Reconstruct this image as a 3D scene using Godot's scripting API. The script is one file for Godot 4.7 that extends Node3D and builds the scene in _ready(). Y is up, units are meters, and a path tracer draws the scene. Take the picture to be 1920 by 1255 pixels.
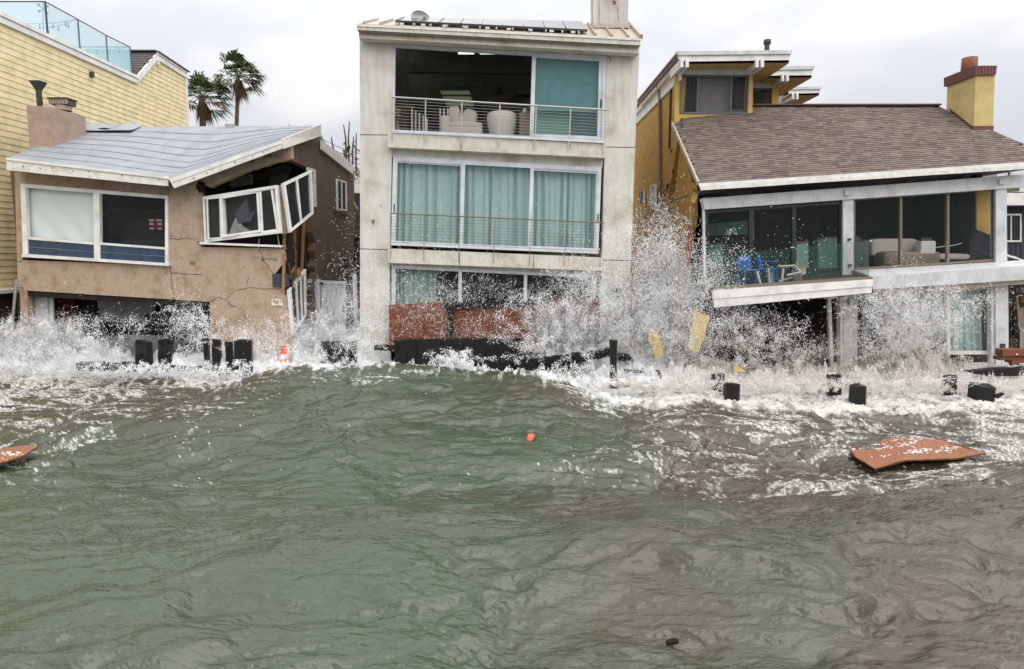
extends Node3D
# A storm wave breaking on three damaged beach houses. Units are metres, y up, the sea lies towards +z.

const FOC := 1257.0                     # focal length in pixels of the 1920 x 1255 photograph
const EYE := Vector3(0.0, 3.0, 17.0)
const PITCH := 7.14                     # degrees the camera looks down
var cp := cos(deg_to_rad(PITCH))
var sp := sin(deg_to_rad(PITCH))
var rng := RandomNumberGenerator.new()
var M := {}
var used := {}

# ---------------------------------------------------------------- measuring
func ray(x: float, y: float) -> Vector3:
	var dx := (x - 960.0) / FOC
	var dy := -(y - 627.5) / FOC
	return Vector3(dx, dy * cp - sp, -cp - dy * sp)

func at(x: float, y: float, z: float) -> Vector3:
	var r := ray(x, y)
	return EYE + r * ((z - EYE.z) / r.z)

func atx(x: float, y: float, wx: float) -> Vector3:
	var r := ray(x, y)
	return EYE + r * ((wx - EYE.x) / r.x)

func aty(x: float, y: float, wy: float) -> Vector3:
	var r := ray(x, y)
	return EYE + r * ((wy - EYE.y) / r.y)

func on(x: float, y: float, p: Plane) -> Vector3:
	return p.intersects_ray(EYE, ray(x, y))

func pz(a: Array, z: float) -> PackedVector3Array:
	var o := PackedVector3Array()
	for i in range(0, a.size(), 2):
		o.append(at(a[i], a[i + 1], z))
	return o

func pX(a: Array, wx: float) -> PackedVector3Array:
	var o := PackedVector3Array()
	for i in range(0, a.size(), 2):
		o.append(atx(a[i], a[i + 1], wx))
	return o

func inq(q: PackedVector3Array, u: float, v: float) -> Vector3:      # point of a four-cornered patch TL TR BR BL
	return q[0].lerp(q[1], u).lerp(q[3].lerp(q[2], u), v)

func subq(q: PackedVector3Array, u0: float, v0: float, u1: float, v1: float) -> PackedVector3Array:
	return PackedVector3Array([inq(q, u0, v0), inq(q, u1, v0), inq(q, u1, v1), inq(q, u0, v1)])

func shift(q: PackedVector3Array, d: Vector3) -> PackedVector3Array:
	var o := PackedVector3Array()
	for p in q:
		o.append(p + d)
	return o

func jag(q: PackedVector3Array, step: float, amp: float, from_edge := 0, to_edge := 999) -> PackedVector3Array:   # breaks the edges of an outline up
	var o := PackedVector3Array()
	for i in q.size():
		var a := q[i]
		var b := q[(i + 1) % q.size()]
		o.append(a)
		if i < from_edge or i > to_edge:
			continue
		var n := int(a.distance_to(b) / step)
		var side := (b - a).normalized().cross(Vector3(0, 0, 1))
		if side.length() < 0.2:
			side = Vector3(0, 1, 0)
		for k in range(1, n):
			o.append(a.lerp(b, (k + rng.randf_range(-0.3, 0.3)) / n) + side * rng.randf_range(-amp, amp))
	return o

# ---------------------------------------------------------------- shapes
class Shape:
	var v := PackedVector3Array()
	var n := PackedVector3Array()

	func tri(a: Vector3, b: Vector3, c: Vector3) -> void:            # counter-clockwise from outside
		var k := (b - a).cross(c - a)
		if k.length_squared() < 1e-16:
			return
		k = k.normalized()
		v.append(a); v.append(c); v.append(b)
		n.append(k); n.append(k); n.append(k)

	func quad(a: Vector3, b: Vector3, c: Vector3, d: Vector3) -> void:
		tri(a, b, c)
		tri(a, c, d)

	func stri(a: Vector3, b: Vector3, c: Vector3, na: Vector3, nb: Vector3, nc: Vector3) -> void:
		v.append(a); v.append(c); v.append(b)
		n.append(na); n.append(nc); n.append(nb)

	func prism(pts: PackedVector3Array, ext: Vector3) -> Shape:      # an outline in a plane, pushed along ext
		var k := pts.size()
		var nrm := Vector3.ZERO
		for i in k:
			nrm += pts[i].cross(pts[(i + 1) % k])
		nrm = nrm.normalized()
		var q := pts.duplicate()
		if nrm.dot(ext) > 0.0:
			q.reverse()
			nrm = -nrm
		var u := (q[1] - q[0]).normalized()
		var w := nrm.cross(u)
		var flat := PackedVector2Array()
		for p in q:
			flat.append(Vector2((p - q[0]).dot(u), (p - q[0]).dot(w)))
		var t := Geometry2D.triangulate_polygon(flat)
		for i in range(0, t.size(), 3):
			var a := q[t[i]]
			var b := q[t[i + 1]]
			var c := q[t[i + 2]]
			if (b - a).cross(c - a).dot(nrm) < 0.0:
				var s := b
				b = c
				c = s
			tri(a, b, c)
			tri(a + ext, c + ext, b + ext)
		for i in k:
			var a := q[i]
			var b := q[(i + 1) % k]
			quad(a, a + ext, b + ext, b)
		return self

	func box(lo: Vector3, hi: Vector3) -> Shape:
		return prism(PackedVector3Array([Vector3(lo.x, lo.y, hi.z), Vector3(hi.x, lo.y, hi.z), Vector3(hi.x, hi.y, hi.z), Vector3(lo.x, hi.y, hi.z)]), Vector3(0, 0, lo.z - hi.z))

	func beam(a: Vector3, b: Vector3, w: float, h: float, up := Vector3.UP) -> Shape:
		var d := (b - a).normalized()
		var s := d.cross(up).normalized() * w * 0.5
		var t := s.cross(d).normalized() * h * 0.5
		return prism(PackedVector3Array([a - s - t, a + s - t, a + s + t, a - s + t]), b - a)

	func tube(path: PackedVector3Array, r0: float, r1 := -1.0, sides := 8, caps := true) -> Shape:
		if r1 < 0.0:
			r1 = r0
		var rings := []
		var s := Vector3.ZERO
		for i in path.size():
			var d := (path[mini(i + 1, path.size() - 1)] - path[maxi(i - 1, 0)]).normalized()
			if i == 0:
				s = d.cross(Vector3.UP if absf(d.y) < 0.9 else Vector3.RIGHT).normalized()
			else:
				s = (s - d * s.dot(d)).normalized()
			var t := d.cross(s)
			var r := lerpf(r0, r1, float(i) / maxf(1.0, path.size() - 1.0))
			var ring := []
			for k in sides:
				var a := TAU * k / sides
				ring.append([path[i] + (s * cos(a) + t * sin(a)) * r, s * cos(a) + t * sin(a)])
			rings.append(ring)
		for i in path.size() - 1:
			for k in sides:
				var p = rings[i][k]
				var q = rings[i][(k + 1) % sides]
				var p2 = rings[i + 1][k]
				var q2 = rings[i + 1][(k + 1) % sides]
				stri(p[0], q[0], q2[0], p[1], q[1], q2[1])
				stri(p[0], q2[0], p2[0], p[1], q2[1], p2[1])
		if caps:
			for k in range(1, sides - 1):
				tri(rings[0][0][0], rings[0][k + 1][0], rings[0][k][0])
				var e = rings[rings.size() - 1]
				tri(e[0][0], e[k][0], e[k + 1][0])
		return self

	func soft(c: Vector3, half: Vector3, power := 0.5, basis := Basis(), nu := 20, nv := 12) -> Shape:    # a pillow-like block
		var pts := []
		for j in nv + 1:
			var th := PI * j / nv - PI / 2
			var row := []
			for i in nu + 1:
				var ph := TAU * i / nu
				var x := signf(cos(th) * cos(ph)) * pow(absf(cos(th)), power) * pow(absf(cos(ph)), power)
				var z := signf(cos(th) * sin(ph)) * pow(absf(cos(th)), power) * pow(absf(sin(ph)), power)
				var y := signf(sin(th)) * pow(absf(sin(th)), power)
				row.append(c + basis * (Vector3(x, y, z) * half))
			pts.append(row)
		sheet(pts, true)
		return self

	func sheet(pts: Array, flip := false) -> Shape:                    # rows of points, shaded smooth
		var nr := pts.size()
		var nc: int = pts[0].size()
		var nn := []
		for j in nr:
			var row := []
			for i in nc:
				var du: Vector3 = pts[j][mini(i + 1, nc - 1)] - pts[j][maxi(i - 1, 0)]
				var dv: Vector3 = pts[mini(j + 1, nr - 1)][i] - pts[maxi(j - 1, 0)][i]
				var k := du.cross(dv)
				row.append((k if not flip else k * -1.0).normalized() if k.length_squared() > 1e-14 else Vector3.UP)
			nn.append(row)
		for j in nr - 1:
			for i in nc - 1:
				var a: Vector3 = pts[j][i]
				var b: Vector3 = pts[j][i + 1]
				var c: Vector3 = pts[j + 1][i + 1]
				var d: Vector3 = pts[j + 1][i]
				if flip:
					stri(a, c, b, nn[j][i], nn[j + 1][i + 1], nn[j][i + 1])
					stri(a, d, c, nn[j][i], nn[j + 1][i], nn[j + 1][i + 1])
				else:
					stri(a, b, c, nn[j][i], nn[j][i + 1], nn[j + 1][i + 1])
					stri(a, c, d, nn[j][i], nn[j + 1][i + 1], nn[j + 1][i])
		return self

	func lathe(base: Vector3, profile: Array, sides := 24) -> Shape:   # [radius, height] pairs
		var pts := []
		for p in profile:
			var row := []
			for i in sides + 1:
				var a := TAU * i / sides
				row.append(base + Vector3(cos(a) * p[0], p[1], sin(a) * p[0]))
			pts.append(row)
		return sheet(pts, true)

	func mesh(origin := Vector3.ZERO) -> ArrayMesh:
		var w := v.duplicate()
		if origin != Vector3.ZERO:
			for i in w.size():
				w[i] -= origin
		var a := []
		a.resize(Mesh.ARRAY_MAX)
		a[Mesh.ARRAY_VERTEX] = w
		a[Mesh.ARRAY_NORMAL] = n
		var m := ArrayMesh.new()
		if w.size():
			m.add_surface_from_arrays(Mesh.PRIMITIVE_TRIANGLES, a)
		return m

# ---------------------------------------------------------------- nodes
func numbered(called: String) -> String:
	var k: int = used.get(called, 0)
	used[called] = k + 1
	return called if k == 0 else "%s_%03d" % [called, k]

func thing(called: String, label: String, category: String, base := Vector3.ZERO, group := "") -> Node3D:
	var o := Node3D.new()
	o.name = numbered(called)
	add_child(o)
	o.position = base
	o.set_meta("label", label)
	o.set_meta("category", category)
	if group:
		o.set_meta("group", group)
	return o

func root_of(o: Node3D) -> Vector3:
	var p := Vector3.ZERO
	var k: Node = o
	while k != self:
		p += (k as Node3D).position
		k = k.get_parent()
	return p

func part(parent: Node3D, called: String, s: Shape, m: Material, label := "") -> MeshInstance3D:
	var o := MeshInstance3D.new()
	o.name = called
	o.mesh = s.mesh(root_of(parent))
	o.material_override = m
	parent.add_child(o, true)
	if label:
		o.set_meta("label", label)
	return o

func single(called: String, label: String, category: String, s: Shape, m: Material, group := "") -> MeshInstance3D:   # a thing of one mesh
	var lo := Vector3(1e9, 1e9, 1e9)
	var hi := -lo
	for p in s.v:
		lo = lo.min(p)
		hi = hi.max(p)
	var base := Vector3((lo.x + hi.x) / 2, lo.y, (lo.z + hi.z) / 2)
	var o := MeshInstance3D.new()
	o.name = numbered(called)
	o.mesh = s.mesh(base)
	o.material_override = m
	o.position = base
	add_child(o)
	o.set_meta("label", label)
	o.set_meta("category", category)
	if group:
		o.set_meta("group", group)
	return o

# ---------------------------------------------------------------- materials
func noise_tex(kind: int, freq: float, octaves: int, ramp: Array, s: int, size := 512, gain := 0.5, fractal := FastNoiseLite.FRACTAL_FBM) -> NoiseTexture2D:
	var f := FastNoiseLite.new()
	f.noise_type = kind
	f.frequency = freq
	f.seed = s
	f.fractal_type = fractal
	f.fractal_octaves = octaves
	f.fractal_gain = gain
	var t := NoiseTexture2D.new()
	t.width = size
	t.height = size
	t.seamless = true
	t.noise = f
	var g := Gradient.new()
	g.offsets = PackedFloat32Array(ramp.map(func(r): return r[0]))
	g.colors = PackedColorArray(ramp.map(func(r): return r[1] if r[1] is Color else Color(r[1], r[1], r[1])))
	t.color_ramp = g
	return t

var T := {}

func mat(lin: Array, rough := 0.8, tex := "", scale := Vector3.ONE, detail := "", dscale := Vector3.ONE, bump := "", bscale := 1.0) -> StandardMaterial3D:
	var m := StandardMaterial3D.new()
	m.albedo_color = Color(lin[0], lin[1], lin[2]).linear_to_srgb()
	m.roughness = rough
	m.uv1_triplanar = true
	m.uv1_scale = scale
	m.uv2_triplanar = true
	m.uv2_scale = dscale
	if tex:
		m.albedo_texture = T[tex]
	if detail:
		m.detail_enabled = true
		m.detail_albedo = T[detail]
		m.detail_blend_mode = BaseMaterial3D.BLEND_MODE_MUL
		m.detail_uv_layer = BaseMaterial3D.DETAIL_UV_2
	if bump:
		m.heightmap_enabled = true
		m.heightmap_texture = T[bump]
		m.heightmap_scale = bscale
	return m

func glass(alpha: float, tint := Color(0.6, 0.75, 0.72), spec := 0.25) -> StandardMaterial3D:
	var m := StandardMaterial3D.new()
	m.transparency = BaseMaterial3D.TRANSPARENCY_ALPHA
	m.albedo_color = Color(tint.r, tint.g, tint.b, alpha)
	m.roughness = 0.02
	m.metallic_specular = spec
	return m

func make_materials() -> void:
	var S := FastNoiseLite.TYPE_SIMPLEX_SMOOTH
	T.blotch = noise_tex(S, 0.008, 4, [[0.0, 0.86], [0.45, 0.95], [1.0, 1.0]], 1)
	T.stain = noise_tex(S, 0.012, 5, [[0.0, Color(0.82, 0.79, 0.74)], [0.3, Color(0.95, 0.94, 0.92)], [0.55, Color(1, 1, 1)], [1.0, Color(0.97, 0.97, 0.98)]], 2, 512, 0.55)
	T.streak = noise_tex(S, 0.02, 4, [[0.0, 0.9], [0.4, 0.97], [0.7, 1.0], [1.0, 0.98]], 3, 512, 0.55)
	T.grain = noise_tex(S, 0.06, 4, [[0.0, 0.72], [0.35, 0.9], [0.6, 1.0], [1.0, 1.0]], 4, 512, 0.65)
	T.speck = noise_tex(FastNoiseLite.TYPE_VALUE, 0.11, 3, [[0.0, Color(0.45, 0.41, 0.42)], [0.22, Color(0.78, 0.75, 0.73)], [0.4, Color(0.96, 0.95, 0.94)], [1.0, Color(1, 1, 1)]], 5, 512, 0.7)
	T.bump = noise_tex(S, 0.05, 5, [[0.0, 0.0], [1.0, 1.0]], 6, 512, 0.65)
	T.ripple = noise_tex(S, 0.011, 5, [[0.0, 0.0], [1.0, 1.0]], 7, 1024, 0.5)
	T.wood = noise_tex(S, 0.03, 5, [[0.0, 0.35], [0.4, 0.75], [0.65, 1.0], [1.0, 0.9]], 8, 512, 0.6)
	T.wood_wet_glints = noise_tex(S, 0.03, 5, [[0.0, 0.25], [0.5, 0.7], [0.75, 1.0], [1.0, 1.6]], 9, 512, 0.6)  # dark grain whose light end paints wet highlights on the tarred wood
	T.dirt = noise_tex(S, 0.02, 5, [[0.0, Color(0.5, 0.44, 0.36)], [0.16, Color(0.88, 0.85, 0.8)], [0.3, Color(1, 1, 1)], [1.0, Color(1, 1, 1)]], 10, 512, 0.7)
	var V := Vector3.ONE
	M.concrete = mat([0.68, 0.66, 0.62], 0.85, "stain", V * 0.13, "streak", Vector3(0.5, 0.08, 0.5), "bump", 0.06)
	M.concrete_edge = mat([0.68, 0.645, 0.575], 0.85, "stain", V * 0.2, "streak", Vector3(0.9, 0.25, 0.9), "bump", 0.06)
	M.stucco = mat([0.485, 0.375, 0.29], 0.92, "stain", V * 0.3, "speck", V * 1.3, "bump", 0.25)
	M.stucco_shaded = mat([0.17, 0.122, 0.09], 0.92, "blotch", V * 0.4, "speck", V * 1.3, "bump", 0.25)  # shaded copy of the stucco: the gap's shade is put into the colour
	M.chimney = mat([0.47, 0.345, 0.285], 0.92, "blotch", V * 0.6, "grain", V * 2.0, "bump", 0.2)
	M.white = mat([0.85, 0.84, 0.83], 0.5, "blotch", V * 0.5)
	M.white_worn = mat([0.82, 0.8, 0.76], 0.6, "dirt", V * 0.7, "blotch", V, "bump", 0.05)
	M.white_grey = mat([0.68, 0.69, 0.72], 0.55, "blotch", V * 0.4, "streak", Vector3(1.5, 0.4, 1.5))
	M.vinyl = mat([0.7, 0.72, 0.76], 0.35, "blotch", V * 0.8)
	M.alu = mat([0.72, 0.76, 0.82], 0.35, "blotch", V * 0.5)
	M.steel = mat([0.5, 0.49, 0.46], 0.35, "grain", V * 3.0)
	M.steel.metallic = 0.6
	M.black_frame = mat([0.012, 0.013, 0.015], 0.4)
	M.bronze = mat([0.2, 0.15, 0.11], 0.5, "streak", Vector3(4, 0.6, 4))
	M.membrane = mat([0.335, 0.362, 0.405], 0.6, "blotch", V * 0.35, "streak", V * 0.3, "bump", 0.05)
	M.tile = []
	for k in 4:
		M.tile.append(mat([0.03 + 0.003 * k, 0.055 + 0.005 * k, 0.108 + 0.008 * k], 0.25, "grain", V * 3.0))
	M.grout = mat([0.3, 0.32, 0.36], 0.9)
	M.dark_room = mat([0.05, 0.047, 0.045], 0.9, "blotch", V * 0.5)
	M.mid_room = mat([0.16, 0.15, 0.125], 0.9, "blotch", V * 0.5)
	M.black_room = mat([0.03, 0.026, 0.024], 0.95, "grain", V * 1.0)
	M.red_wall = mat([0.12, 0.015, 0.018], 0.9, "grain", V * 1.0)
	M.grey_panel = mat([0.25, 0.25, 0.25], 0.9, "stain", V * 0.8)
	M.rot = mat([0.03, 0.02, 0.015], 0.95, "wood", Vector3(5, 1.2, 5), "", V, "bump", 2.0)
	M.stud = mat([0.11, 0.05, 0.028], 0.9, "wood", Vector3(6, 0.8, 6), "", V, "bump", 1.0)
	M.raw_wood = mat([0.4, 0.23, 0.11], 0.85, "wood", Vector3(4, 0.8, 4))
	M.crack = mat([0.025, 0.02, 0.017], 0.95)
	M.green_paint = mat([0.13, 0.2, 0.1], 0.8, "grain", V * 2.0)
	M.yellow_board = []
	for k in 4:
		M.yellow_board.append(mat([0.92 + 0.008 * k, 0.775 + 0.008 * k, 0.45 + 0.012 * k], 0.65, "blotch", V * 0.5, "grain", V * 0.9, "bump", 0.1))
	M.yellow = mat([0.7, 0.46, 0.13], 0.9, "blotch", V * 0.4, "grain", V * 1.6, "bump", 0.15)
	M.yellow_shaded = mat([0.54, 0.32, 0.075], 0.92, "streak", Vector3(0.6, 0.1, 0.6), "blotch", V * 0.7, "bump", 0.15)  # darker copy of the yellow, the side's shade painted into it
	M.yellow_pale = mat([0.72, 0.56, 0.24], 0.9, "blotch", V * 0.4, "grain", V * 1.6, "bump", 0.15)
	M.shingle = []
	for c in [[0.2, 0.158, 0.135], [0.165, 0.13, 0.112], [0.235, 0.187, 0.16], [0.14, 0.11, 0.097], [0.205, 0.155, 0.128]]:
		M.shingle.append(mat(c, 0.95, "grain", V * 4.0, "", V, "bump", 0.5))
	M.shingle_dark = mat([0.1, 0.095, 0.09], 0.95, "grain", V * 3.0, "", V, "bump", 0.5)
	M.brown_cap = mat([0.13, 0.04, 0.03], 0.5, "streak", Vector3(3, 0.5, 3))
	M.dark_metal = mat([0.05, 0.042, 0.042], 0.5, "grain", V * 3.0)
	M.terracotta = mat([0.4, 0.16, 0.1], 0.7, "blotch", V * 2.0)
	M.green_metal = mat([0.035, 0.05, 0.042], 0.6, "grain", V * 3.0)
	M.tan_metal = mat([0.5, 0.43, 0.36], 0.45, "stain", V * 0.8, "streak", Vector3(2, 1, 2))
	M.solar = mat([0.012, 0.014, 0.022], 0.12, "grain", V * 2.0)
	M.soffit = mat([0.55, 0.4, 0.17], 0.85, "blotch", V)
	M.blue_frame = mat([0.09, 0.115, 0.14], 0.5, "streak", Vector3(4, 1, 4))
	M.tar = mat([0.016, 0.015, 0.014], 0.38, "wood_wet_glints", Vector3(5, 0.5, 5), "", V, "bump", 3.0)
	M.plywood = mat([0.3, 0.085, 0.035], 0.7, "wood", Vector3(1.2, 3.0, 1.2), "stain", V * 0.9, "bump", 0.5)
	M.plywood_bright = mat([0.5, 0.2, 0.105], 0.35, "wood", Vector3(2.0, 2.0, 0.7), "stain", V * 1.2, "bump", 0.5)
	M.red_timber = mat([0.27, 0.075, 0.024], 0.5, "wood", Vector3(0.8, 5, 5), "", V, "bump", 0.5)
	M.orange = mat([0.75, 0.12, 0.05], 0.5)
	M.curtain = mat([0.42, 0.555, 0.55], 0.9, "streak", Vector3(5, 0.3, 5))
	M.curtain.backlight_enabled = true
	M.curtain.backlight = Color(0.25, 0.3, 0.28)
	M.curtain_dim = mat([0.3, 0.42, 0.37], 0.9, "streak", Vector3(5, 0.3, 5))
	M.blind = mat([0.72, 0.79, 0.79], 0.9)
	M.shade_teal = mat([0.11, 0.24, 0.28], 0.9, "blotch", V * 0.6)
	M.shade_green = mat([0.16, 0.32, 0.27], 0.9, "streak", Vector3(4, 0.5, 4))
	M.cloth = mat([0.5, 0.46, 0.43], 0.95, "grain", V * 3.0)
	M.cloth_pale = mat([0.6, 0.58, 0.54], 0.95, "grain", V * 3.0)
	M.gold = mat([0.42, 0.25, 0.09], 0.9)
	M.dark_cloth = mat([0.03, 0.032, 0.035], 0.95, "grain", V * 2.0)
	M.dormer_blind = mat([0.17, 0.155, 0.18], 0.9, "blotch", V * 0.5)
	M.seam_shade = mat([0.17, 0.18, 0.2], 0.8)  # dark tone for the painted shadow line of the membrane laps
	M.chimney_grey = mat([0.56, 0.53, 0.51], 0.85, "stain", V * 0.3, "streak", Vector3(0.7, 0.1, 0.7))
	M.pale = mat([0.6, 0.6, 0.58], 0.8)
	M.frosted = mat([0.55, 0.6, 0.5], 0.8)
	M.frosted.backlight_enabled = true
	M.frosted.backlight = Color(0.8, 0.85, 0.75)
	M.blue_plastic = mat([0.015, 0.1, 0.42], 0.4, "grain", V * 4.0)
	M.white_plastic = mat([0.6, 0.57, 0.5], 0.45, "blotch", V * 2.0)
	M.teal_box = mat([0.2, 0.4, 0.36], 0.6, "blotch", V)
	M.slate = mat([0.045, 0.05, 0.065], 0.8, "streak", Vector3(3, 0.4, 3))
	M.deck = mat([0.06, 0.062, 0.065], 0.5, "grain", V * 2.0)
	M.bark = mat([0.24, 0.19, 0.15], 0.95, "wood", Vector3(3, 6, 3), "", V, "bump", 2.0)
	M.frond = mat([0.13, 0.175, 0.07], 0.7, "grain", V * 1.0)
	M.frond.backlight_enabled = true
	M.frond.backlight = Color(0.2, 0.25, 0.1)
	M.frond_pale = mat([0.24, 0.26, 0.12], 0.7, "grain", V * 1.0)
	M.frond_dead = mat([0.26, 0.165, 0.1], 0.9, "grain", V * 1.0)
	M.leaf = mat([0.1, 0.13, 0.04], 0.7)
	M.ground = mat([0.2, 0.18, 0.15], 0.95, "blotch", V * 0.2)
	M.wire = mat([0.03, 0.03, 0.032], 0.7)
	M.flag_red = mat([0.2, 0.03, 0.04], 0.9)
	M.pane = glass(0.03, Color(0.3, 0.4, 0.38), 0.2)
	M.pane_teal = glass(0.08, Color(0.4, 0.65, 0.62), 0.3)
	M.rail_glass = glass(0.3, Color(0.72, 0.86, 0.9), 0.4)
	M.deck_glass = glass(0.12, Color(0.2, 0.36, 0.32), 0.3)
	M.rust = mat([0.18, 0.08, 0.03], 0.9)
	M.foam = StandardMaterial3D.new()
	M.foam.albedo_color = Color(0.83, 0.84, 0.85).linear_to_srgb()
	M.foam.roughness = 0.6
	M.drop = StandardMaterial3D.new()
	M.drop.albedo_color = Color(0.86, 0.87, 0.88).linear_to_srgb()
	M.drop.roughness = 0.35

# ---------------------------------------------------------------- camera, sky, sun
func make_camera_and_light() -> void:
	var cam := Camera3D.new()
	cam.name = "camera"
	cam.position = EYE
	cam.rotation_degrees = Vector3(-PITCH, 0, 0)
	cam.fov = rad_to_deg(2.0 * atan(627.5 / FOC))
	cam.near = 0.1
	cam.far = 900.0
	add_child(cam)
	cam.current = true
	var env := Environment.new()
	env.background_mode = Environment.BG_SKY
	env.tonemap_mode = Environment.TONE_MAPPER_LINEAR
	env.tonemap_exposure = 1.22
	env.sdfgi_enabled = true
	env.ssao_enabled = true
	env.ssil_enabled = true
	env.volumetric_fog_enabled = true
	env.volumetric_fog_density = 0.0
	var sky := Sky.new()
	var pm := PanoramaSkyMaterial.new()
	pm.panorama = ImageTexture.create_from_image(sky_image())
	sky.sky_material = pm
	env.sky = sky
	var we := WorldEnvironment.new()
	we.name = "air"
	we.environment = env
	add_child(we)
	var sun := DirectionalLight3D.new()
	sun.name = "sun"
	sun.light_energy = 0.5
	sun.light_angular_distance = 70.0
	sun.light_color = Color(1.0, 0.97, 0.92)
	sun.shadow_enabled = true
	sun.sky_mode = DirectionalLight3D.SKY_MODE_LIGHT_ONLY
	sun.rotation_degrees = Vector3(-46, 36, 0)
	add_child(sun)

func sky_image() -> Image:                                            # an overcast sky: brighter overhead, thin lavender breaks between the clouds
	var w := 1024
	var h := 512
	var img := Image.create(w, h, false, Image.FORMAT_RGBF)
	var f := FastNoiseLite.new()
	f.noise_type = FastNoiseLite.TYPE_SIMPLEX_SMOOTH
	f.seed = 21
	f.frequency = 1.5
	f.fractal_octaves = 5
	f.fractal_gain = 0.52
	for j in h:
		var el := PI * 0.5 - PI * (j + 0.5) / h
		var se := sin(el)
		for i in w:
			var az := TAU * (i + 0.5) / w
			var d := Vector3(cos(el) * sin(az), se, cos(el) * cos(az))
			var q := d / (maxf(se, 0.0) + 0.35)
			var c := clampf(f.get_noise_3d(q.x, q.y * 2.0, q.z) * 1.4 + 0.5, 0.0, 1.0)
			c = c * c * (3.0 - 2.0 * c)
			var l := 0.515 * (1.0 + 2.2 * maxf(se, 0.0))
			if el < 0.0:
				l = 0.35
			var col := Vector3(0.93, 0.96, 1.03).lerp(Vector3(1.03, 1.03, 1.025), c)
			col *= l * (0.92 + 0.14 * c)
			img.set_pixel(i, j, Color(col.x, col.y, col.z))
	return img

# ---------------------------------------------------------------- sea
var n_swell := FastNoiseLite.new()
var n_chop := FastNoiseLite.new()
var n_rip := FastNoiseLite.new()
var n_lace := FastNoiseLite.new()
var n_bub := FastNoiseLite.new()
var n_silt := FastNoiseLite.new()
var n_burst := FastNoiseLite.new()

func make_noise(n: FastNoiseLite, s: int, freq: float, oct: int, gain := 0.5, kind := FastNoiseLite.TYPE_SIMPLEX_SMOOTH, frac := FastNoiseLite.FRACTAL_FBM) -> void:
	n.noise_type = kind
	n.seed = s
	n.frequency = freq
	n.fractal_type = frac
	n.fractal_octaves = oct
	n.fractal_gain = gain

func crest_z(x: float) -> float:
	return 2.15 + 0.22 * sin(x * 0.9 + 0.6) + 0.1 * sin(x * 2.3) - 0.3 * smoothstep(-5.0, -9.0, x) + 0.75 * smoothstep(0.5, 3.5, x)

func crest_a(x: float) -> float:
	return 0.08 + 0.4 * smoothstep(-6.8, -4.6, x) * (1.0 - smoothstep(-0.6, 2.6, x)) + 0.04 * sin(x * 2.1)

func surf(x: float, z: float) -> float:                              # how deep inside the broken water a place lies
	var e := crest_z(x) - 0.02 + 0.5 * smoothstep(0.0, 2.5, x) + 0.35 * n_burst.get_noise_2d(x * 0.8, z * 0.8) + 0.22 * n_bub.get_noise_2d(x * 0.5, z * 0.5)
	return smoothstep(-0.18, 0.3, e - z)

func soft_abs(v: float) -> float:
	return sqrt(v * v + 0.012)

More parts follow.
